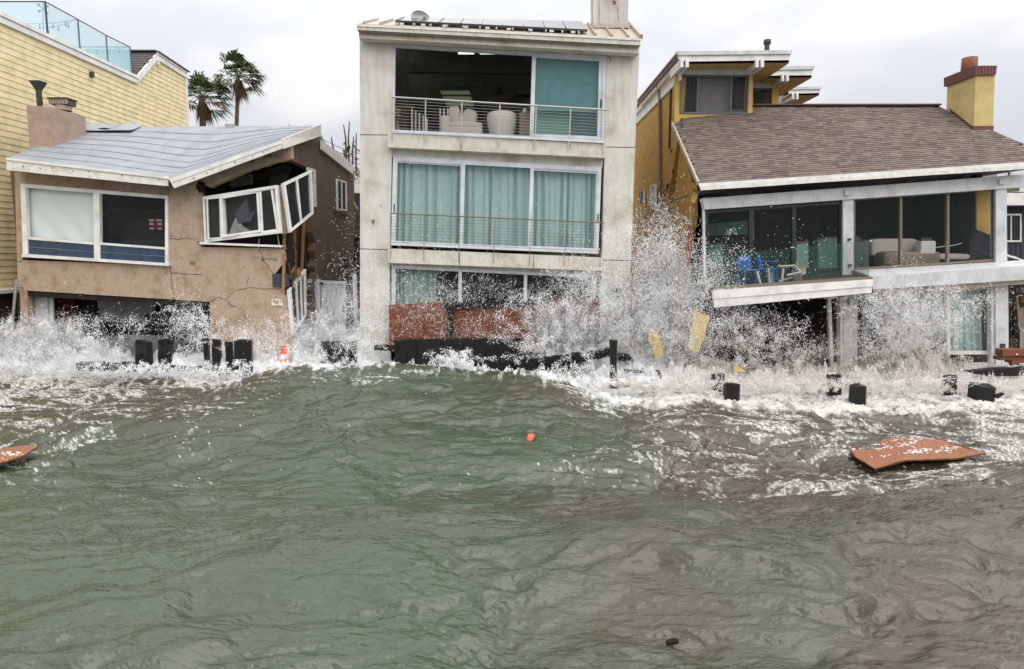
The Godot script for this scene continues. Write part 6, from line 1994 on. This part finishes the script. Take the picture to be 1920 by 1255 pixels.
	single("hedge", "dark green bush behind the gap beside the concrete house", "bush", leaf_ball(at(668, 328, -18), Vector3(0.7, 0.5, 0.5), 260), M.leaf)
	palm("windblown palm with a bushy crown rising behind the grey membrane roof, nearer the yellow house", Vector2(378, 182), Vector2(373, 260), -24.0, 1.95, 31, 0.24)
	palm("taller thin trunked palm standing alone against the sky behind the grey roof", Vector2(446, 142), Vector2(429, 262), -26.0, 1.85, 47, 0.15)

func leaf_ball(c: Vector3, r: Vector3, n: int) -> Shape:
	var s := Shape.new()
	for i in n:
		var d := Vector3(rng.randfn(), rng.randfn(), rng.randfn()).normalized() * pow(rng.randf(), 0.4)
		var p := c + d * r
		var a := Vector3(rng.randfn(), rng.randfn(), rng.randfn()).normalized() * 0.09
		var b := a.cross(Vector3(rng.randfn(), rng.randfn(), rng.randfn())).normalized() * 0.05
		s.tri(p - a, p + b, p + a)
	return s

func palm(label: String, crown: Vector2, foot: Vector2, z: float, size: float, sd: int, thick: float) -> void:
	rng.seed = sd
	var c := at(crown.x, crown.y, z)
	var f := at(foot.x, foot.y, z)
	var ground := f + (f - c).normalized() * 5.0
	ground.y = 0.7
	var t := thing("palm_tree", label, "palm tree", ground)
	var path := PackedVector3Array()
	for k in 9:
		var u := k / 8.0
		path.append(ground.lerp(c, u) + Vector3(0.25 * sin(u * PI), 0, 0))
	part(t, "trunk", Shape.new().tube(path, thick, thick * 0.75, 10), M.bark)
	var wind := Vector3(0.75, 0.0, 0.1)
	var skirt := Shape.new()
	for i in 150:
		var a := rng.randf() * TAU
		var p := c + Vector3(cos(a) * 0.18, -0.25 - rng.randf() * 0.3, sin(a) * 0.18)
		var q := p + Vector3(cos(a) * 0.35 + 0.3 * rng.randf(), -rng.randf_range(0.35, 0.75) * size, sin(a) * 0.35)
		var w := Vector3(-sin(a), 0, cos(a)) * 0.045
		skirt.tri(p - w, p + w, q)
		skirt.tri(p + w, p - w, q)
	part(t, "dead_skirt", skirt, M.frond_dead)
	for i in 32:
		var a := i * 2.39996 + rng.randf() * 0.4
		var lift := 1.15 - 1.6 * i / 31.0
		var dir := Vector3(cos(a) * cos(lift), sin(lift), sin(a) * cos(lift)).normalized()
		dir = (dir + wind * (0.35 + 0.2 * rng.randf())).normalized()
		var L := rng.randf_range(0.5, 0.8) * size
		var s := Shape.new()
		var hub := c + dir * L * 0.75 + Vector3(0, -0.12 * L, 0)
		var pet := PackedVector3Array([c + Vector3(0, -0.05, 0), c + dir * L * 0.4 + Vector3(0, 0.02, 0), hub])
		s.tube(pet, 0.022, 0.014, 4, false)
		var sd2 := dir.cross(Vector3.UP).normalized()
		var up := sd2.cross(dir).normalized()
		var blades := 18
		for b in blades:
			var g := lerpf(-1.35, 1.35, b / (blades - 1.0))
			var bd := (dir * cos(g) + sd2 * sin(g) + up * rng.randf_range(-0.12, 0.12)).normalized()
			bd = (bd + wind * 0.3).normalized()
			var bl := L * rng.randf_range(0.65, 1.0) * (1.0 - 0.25 * absf(g) / 1.35)
			var w := up.cross(bd).normalized() * 0.026 * size
			var m1 := hub + bd * bl * 0.55
			var tip := hub + bd * bl * 0.8 + Vector3(0.12, -0.32, 0) * bl * rng.randf_range(0.5, 1.2)
			s.tri(hub, m1 - w, m1 + w)
			s.tri(hub, m1 + w, m1 - w)
			s.tri(m1 - w, tip, m1 + w)
			s.tri(m1 + w, tip, m1 - w)
		part(t, "frond", s, M.frond_dead if i > 28 else (M.frond_pale if i % 5 == 0 else M.frond))

# ---------------------------------------------------------------- spray thrown up where the wave hits
var drops := PackedFloat32Array()                                     # x, y, z, radius, place along the shore, stretch x y z
func drop(p: Vector3, r: float, x: float, pull := Vector3.ZERO) -> void:
	drops.append_array(PackedFloat32Array([p.x, p.y, p.z, r, x, pull.x, pull.y, pull.z]))

func strand(p: Vector3, x: float, rmin: float, rmax: float, n: int) -> void:      # a torn thread of water
	var d := Vector3(rng.randfn() * 0.7, rng.randfn() + 0.5, rng.randfn() * 0.4).normalized()
	var bend := Vector3(rng.randfn(), rng.randfn() - 0.5, rng.randfn()) * 0.5
	var step := rng.randf_range(0.005, 0.018)
	var big := pow(rng.randf(), 1.6)
	for k in n:
		p += d * step * rng.randf_range(0.5, 1.5) + Vector3(rng.randfn(), rng.randfn(), rng.randfn()) * step * 0.35
		d = (d + bend * 0.09).normalized()
		drop(p, lerpf(rmin, rmax, big * pow(rng.randf(), 1.4)), x, d * rng.randf_range(0.2, 0.9))

func splash_band(tops: Array, bottom: float, n: int, z0: float, z1: float, falloff: float, rmin: float, rmax: float) -> void:
	var lo: float = tops[0][0]
	var hi: float = tops[tops.size() - 1][0]
	for i in n:
		var x := rng.randf_range(lo, hi)
		var k := 0
		while k < tops.size() - 2 and tops[k + 1][0] < x:
			k += 1
		var t: float = (x - tops[k][0]) / (tops[k + 1][0] - tops[k][0])
		var top := lerpf(tops[k][1], tops[k + 1][1], t * t * (3.0 - 2.0 * t))
		top += 26.0 * n_bub.get_noise_2d(x * 0.016, 3.0) + 14.0 * n_bub.get_noise_2d(x * 0.05, 8.0)
		var y := bottom - (bottom - top) * pow(rng.randf(), falloff) * (0.9 + 0.1 * rng.randf())
		var z := rng.randf_range(z0, z1)
		var p := at(x, y, z)
		if n_bub.get_noise_3d(p.x * 0.7, p.y * 0.7, p.z * 0.5) + 0.3 * n_bub.get_noise_3d(p.x * 2.0, p.y * 2.0, 4.0) < -0.22 + 0.25 * rng.randf() - 0.25 * (1.0 if y > bottom - 30.0 else 0.0):
			continue
		drop(p, lerpf(rmin, rmax, pow(rng.randf(), 2.2)), x)

func splash_cloud(cx: float, cy: float, rx: float, ry: float, n: int, z0 := 0.1, z1 := 0.85, rmin := 0.0024, rmax := 0.0098, clump := 0.5, more := 1.15) -> void:
	for i in int(n * more):
		var x := cx + rng.randfn() * rx * 0.6
		var y := cy + rng.randfn() * ry * 0.6
		var z := rng.randf_range(z0, z1)
		var p := at(x, y, z)
		if n_bub.get_noise_3d(p.x * 0.6, p.y * 0.6, p.z * 0.3 + cx) < -0.03 + (rng.randf() - 0.5) * clump * 0.6:
			continue
		if more < 0.6:
			drop(p, lerpf(rmin, rmax, pow(rng.randf(), 2.2)), x, Vector3(rng.randfn(), rng.randfn(), 0) * 0.25)
		elif i % 4 == 0:
			strand(p, x, rmin, rmax, 8)
		else:
			for k in 2:
				drop(p + Vector3(rng.randfn(), rng.randfn(), rng.randfn()) * 0.09, lerpf(rmin, rmax * 0.8, pow(rng.randf(), 3.0)), x, Vector3(rng.randfn(), rng.randfn(), 0) * 0.4)

func splash_jets(cx: float, cy: float, width: float, z: float, height: float, lean: float, spread: float, n: int, per: int, thick := 0.03) -> void:
	for i in n:
		var o := at(cx + rng.randf_range(-width, width), cy, z + rng.randf_range(-0.35, 0.35))
		var hh := height * pow(rng.randf(), 0.9)
		var vy := sqrt(2.0 * 9.8 * maxf(hh, 0.02))
		var vx := (lean + rng.randfn() * spread) * vy
		var vz := rng.randfn() * 0.12 * vy
		var t1 := vy / 9.8 * rng.randf_range(0.7, 1.5)
		var t0 := t1 * rng.randf_range(0.1, 0.6)
		for k in int(per * 1.7):
			var t := lerpf(t0, t1, pow(rng.randf(), 0.8))
			var p := o + Vector3(vx * t, vy * t - 4.9 * t * t, vz * t)
			var w := thick * (0.4 + 1.6 * t / t1)
			p += Vector3(rng.randfn(), rng.randfn(), rng.randfn()) * w
			drop(p, lerpf(0.0026, 0.0088, pow(rng.randf(), 2.0)), cx + (p.x - o.x) * 74.0, Vector3(vx, vy - 9.8 * t, vz).normalized() * rng.randf_range(0.4, 1.6))

func make_whitewater() -> void:                                       # the churned white mass at the foot of the houses
	var tops := [[-60, 640], [60, 630], [120, 643], [180, 666], [240, 668], [330, 668], [400, 666], [445, 652], [480, 666], [530, 678], [590, 653], [650, 648], [700, 663], [740, 692], [900, 702], [980, 690], [1040, 655], [1100, 648], [1150, 663], [1220, 672], [1300, 686], [1400, 692], [1560, 698], [1650, 686], [1720, 674], [1800, 690], [1980, 700]]
	var cols := 1100
	var rows := 40
	var v := PackedVector3Array()
	var c := PackedColorArray()
	for j in rows:
		var a := PI * j / (rows - 1.0)
		for i in cols:
			var px := lerpf(-60.0, 1980.0, i / (cols - 1.0))
			var k := 0
			while k < tops.size() - 2 and tops[k + 1][0] < px:
				k += 1
			var t: float = (px - tops[k][0]) / float(tops[k + 1][0] - tops[k][0])
			var ty := lerpf(tops[k][1], tops[k + 1][1], t * t * (3.0 - 2.0 * t)) + 20.0 * n_bub.get_noise_2d(px * 0.016, 3.0)
			var crest := at(px, ty, 0.45)
			var base := -0.25
			var hh := maxf(crest.y - base, 0.05)
			var p := Vector3(crest.x, base + hh * sin(a), 0.45 + 0.42 * cos(a))
			var n1 := n_bub.get_noise_3d(p.x * 0.5, p.y * 0.5, p.z * 0.5)
			var n2 := n_bub.get_noise_3d(p.x * 1.6, p.y * 1.6, p.z * 1.6 + 9.0)
			var push := (0.26 * n1 + 0.13 * n2) * (0.4 + 0.6 * sin(a))
			p += Vector3(0.35 * n2, sin(a), cos(a)) * push
			v.append(p)
			var mud := clampf(smoothstep(1150.0, 1420.0, px) * (0.5 + 0.9 * n1), 0.0, 1.0)
			var col := Vector3(0.93, 0.94, 0.95).lerp(Vector3(0.58, 0.51, 0.43), mud)
			c.append(Color(col.x, col.y, col.z))
	var idx := PackedInt32Array()
	for j in rows - 1:
		for i in cols - 1:
			var a := j * cols + i
			idx.append_array([a, a + cols, a + 1, a + 1, a + cols, a + cols + 1])
	var arr := []
	arr.resize(Mesh.ARRAY_MAX)
	arr[Mesh.ARRAY_VERTEX] = v
	arr[Mesh.ARRAY_COLOR] = c
	arr[Mesh.ARRAY_INDEX] = idx
	var tmp := ArrayMesh.new()
	tmp.add_surface_from_arrays(Mesh.PRIMITIVE_TRIANGLES, arr)
	var st := SurfaceTool.new()
	st.create_from(tmp, 0)
	st.generate_normals()
	M.foam.vertex_color_use_as_albedo = true
	M.foam.albedo_color = Color(1, 1, 1)
	M.foam.uv1_triplanar = true
	M.foam.uv1_scale = Vector3.ONE * 1.6
	M.foam.heightmap_enabled = true
	M.foam.heightmap_texture = T.bump
	M.foam.heightmap_scale = 4.0
	st.set_material(M.foam)
	var o := MeshInstance3D.new()
	o.name = "sea_foam"
	o.mesh = st.commit()
	add_child(o)
	o.set_meta("kind", "stuff")
	o.set_meta("label", "churned white water along the foot of the three houses")

func make_spray() -> void:
	rng.seed = 909
	var tops := [[-40, 612], [30, 606], [70, 612], [110, 622], [170, 640], [215, 655], [260, 672], [300, 676], [330, 655], [350, 642], [372, 640], [400, 662], [430, 640], [450, 622], [480, 642], [520, 660], [550, 640], [585, 615], [620, 605], [655, 612], [690, 632], [720, 650], [745, 672], [800, 684], [840, 676], [870, 664], [890, 672], [950, 692], [985, 668], [1020, 640], [1060, 605], [1100, 592], [1140, 612], [1180, 622], [1220, 640], [1260, 650], [1300, 655], [1350, 672], [1400, 668], [1450, 676], [1500, 682], [1560, 684], [1600, 672], [1640, 648], [1680, 622], [1720, 612], [1760, 640], [1800, 668], [1850, 680], [1960, 690]]
	splash_band(tops, 716.0, 140000, 0.05, 0.82, 0.8, 0.003, 0.0125)
	splash_band([[-40, 606], [60, 598], [120, 612], [200, 650], [260, 680]], 716.0, 22000, 0.3, 1.0, 0.9, 0.0035, 0.014)
	splash_band([[430, 650], [520, 640], [600, 610], [660, 612], [720, 650], [745, 680]], 712.0, 13000, 0.2, 0.86, 0.9, 0.0035, 0.013)
	splash_band([[-40, 640], [60, 632], [140, 650], [230, 682], [470, 690], [520, 668], [590, 660], [640, 690], [700, 668], [740, 690], [860, 668], [900, 690], [980, 694], [1060, 680], [1180, 690]], 712.0, 36000, 1.2, 1.8, 0.9, 0.003, 0.013)
	splash_band([[1180, 680], [1300, 690], [1420, 694], [1560, 692], [1700, 686], [1800, 700], [1960, 706]], 742.0, 60000, 0.7, 2.2, 0.9, 0.0035, 0.014)
	# looser clouds of drops
	for c in [[70, 645, 110, 45, 8000], [250, 625, 150, 38, 2000], [350, 600, 45, 38, 1600], [470, 640, 90, 30, 3000], [600, 630, 70, 45, 6000], [640, 570, 40, 46, 1300], [700, 560, 60, 60, 2600], [800, 545, 110, 32, 2600], [800, 600, 90, 50, 2200], [950, 560, 90, 40, 1700], [900, 625, 90, 36, 1400], [1060, 600, 60, 52, 5600], [1100, 560, 60, 40, 3600], [1090, 515, 50, 16, 1500], [1150, 600, 60, 60, 4200]]:
		splash_cloud(c[0], c[1], c[2], c[3], c[4])
	for c in [[640, 450, 34, 70, 420], [640, 520, 36, 50, 500], [810, 380, 100, 75, 620], [780, 450, 80, 40, 760], [950, 380, 80, 80, 260], [1075, 455, 50, 35, 600], [1150, 430, 40, 90, 500], [690, 480, 40, 60, 500], [800, 480, 100, 18, 700]]:
		splash_cloud(c[0], c[1], c[2], c[3], c[4], 0.4, 1.6, 0.003, 0.01, 0.5, 0.59)
	for c in [[1245, 625, 62, 55, 8000], [1240, 540, 62, 62, 8500], [1235, 460, 48, 52, 4200], [1230, 405, 44, 40, 900], [1300, 560, 50, 70, 4200], [1330, 520, 36, 40, 1500], [1390, 625, 80, 44, 4200], [1540, 665, 60, 26, 1900], [1370, 600, 60, 30, 1500]]:
		splash_cloud(c[0], c[1], c[2], c[3], c[4], 0.1, 1.6)
	for c in [[1430, 480, 130, 60, 700], [1370, 520, 60, 40, 700], [1500, 470, 70, 50, 200]]:
		splash_cloud(c[0], c[1], c[2], c[3], c[4], 1.05, 1.8, 0.003, 0.011, 0.3, 0.59)
	for c in [[1705, 605, 75, 60, 8000], [1690, 558, 50, 24, 1700], [1780, 600, 40, 60, 2200], [1640, 640, 60, 45, 4000], [1730, 490, 60, 18, 160], [1850, 600, 60, 60, 700]]:
		splash_cloud(c[0], c[1], c[2], c[3], c[4], 0.4, 1.7)
	# thin jets and arcs
	splash_jets(1060, 690, 60, 0.9, 2.0, 0.05, 0.28, 150, 60)
	splash_jets(1000, 690, 30, 0.9, 1.6, -0.15, 0.2, 40, 50)
	splash_jets(1240, 690, 90, 0.8, 3.4, 0.0, 0.16, 190, 60, 0.05)
	splash_jets(1410, 690, 110, 0.9, 1.3, 0.0, 0.3, 90, 55)
	splash_jets(1700, 690, 60, 1.0, 2.0, 0.0, 0.24, 200, 60)
	splash_jets(400, 690, 40, 0.6, 1.5, -0.25, 0.12, 50, 55, 0.022)
	splash_jets(120, 690, 130, 0.8, 1.3, 0.0, 0.35, 140, 50)
	splash_jets(600, 690, 90, 0.9, 1.4, 0.0, 0.3, 120, 50)
	splash_jets(865, 700, 28, 1.9, 0.55, 0.0, 0.4, 60, 45, 0.02)
	splash_jets(880, 715, 160, 2.1, 0.2, 0.0, 0.6, 110, 30, 0.015)
	splash_jets(600, 700, 120, 2.0, 0.25, 0.0, 0.6, 70, 30, 0.018)
	splash_jets(300, 700, 300, 1.8, 0.3, 0.0, 0.5, 110, 35, 0.02)
	splash_jets(1500, 735, 380, 2.6, 0.3, 0.0, 0.6, 220, 35, 0.02)
	splash_jets(1120, 725, 120, 2.4, 0.22, 0.0, 0.6, 90, 35, 0.02)
	var mesh := SphereMesh.new()
	mesh.radius = 1.0
	mesh.height = 2.0
	mesh.radial_segments = 6
	mesh.rings = 3
	M.drop.vertex_color_use_as_albedo = true
	M.drop.albedo_color = Color(1, 1, 1)
	mesh.material = M.drop
	var bufs := [PackedFloat32Array(), PackedFloat32Array(), PackedFloat32Array()]
	for i in range(0, drops.size(), 8):
		var p := Vector3(drops[i], drops[i + 1], drops[i + 2])
		var r := drops[i + 3]
		var x := drops[i + 4]
		var sx := drops[i + 5]
		var sy := drops[i + 6]
		var sz := drops[i + 7]
		var mud := clampf(smoothstep(1150.0, 1420.0, x) * (0.5 + 0.5 * n_bub.get_noise_3d(p.x, p.y, p.z) - 0.35 * smoothstep(0.3, 1.4, p.y)), 0.0, 1.0)
		var c := Vector3(0.93, 0.94, 0.95).lerp(Vector3(0.62, 0.55, 0.47), mud)
		bufs[0 if x < 700 else (1 if x < 1180 else 2)].append_array(PackedFloat32Array([r + r * sx * sx, r * sx * sy, r * sx * sz, p.x, r * sx * sy, r + r * sy * sy, r * sy * sz, p.y, r * sx * sz, r * sy * sz, r + r * sz * sz, p.z, c.x, c.y, c.z, 1.0]))
	var labels := ["white spray breaking before the tan house and the gate", "white spray bursting up against the concrete house", "muddy spray bursting up before the yellow house and its deck"]
	for g in 3:
		var mm := MultiMesh.new()
		mm.transform_format = MultiMesh.TRANSFORM_3D
		mm.use_colors = true
		mm.mesh = mesh
		mm.instance_count = bufs[g].size() / 16
		mm.buffer = bufs[g]
		var o := MultiMeshInstance3D.new()
		o.name = numbered("sea_spray")
		o.multimesh = mm
		add_child(o)
		o.set_meta("kind", "stuff")
		o.set_meta("label", labels[g])
	# fine mist hanging in the thickest bursts
	for e in [[70, 640, 2.4, 1.1, 0.8], [250, 650, 2.6, 0.6, 0.5], [610, 630, 1.7, 1.0, 0.7], [1070, 610, 2.1, 1.3, 0.8], [1240, 560, 1.7, 2.8, 0.8], [1700, 600, 2.2, 1.8, 0.7]]:
		var f := FogVolume.new()
		f.name = numbered("sea_mist")
		f.shape = RenderingServer.FOG_VOLUME_SHAPE_ELLIPSOID
		f.size = Vector3(e[2], e[3], 1.1)
		f.position = at(e[0], e[1], 0.55)
		var fm := FogMaterial.new()
		fm.density = e[4]
		fm.albedo = Color(0.97, 0.97, 0.98)
		f.material = fm
		add_child(f)
		f.set_meta("kind", "stuff")
		f.set_meta("label", "fine white mist in the spray")
	print("drops ", drops.size() / 8)

func _ready() -> void:
	rng.seed = 5
	make_camera_and_light()
	make_materials()
	make_sea()
	make_ground()
	make_clapboard_house()
	make_tan_house()
	make_concrete_house()
	make_yellow_house()
	make_background()
	rng.seed = 77
	make_wreckage()
	make_whitewater()
	make_spray()
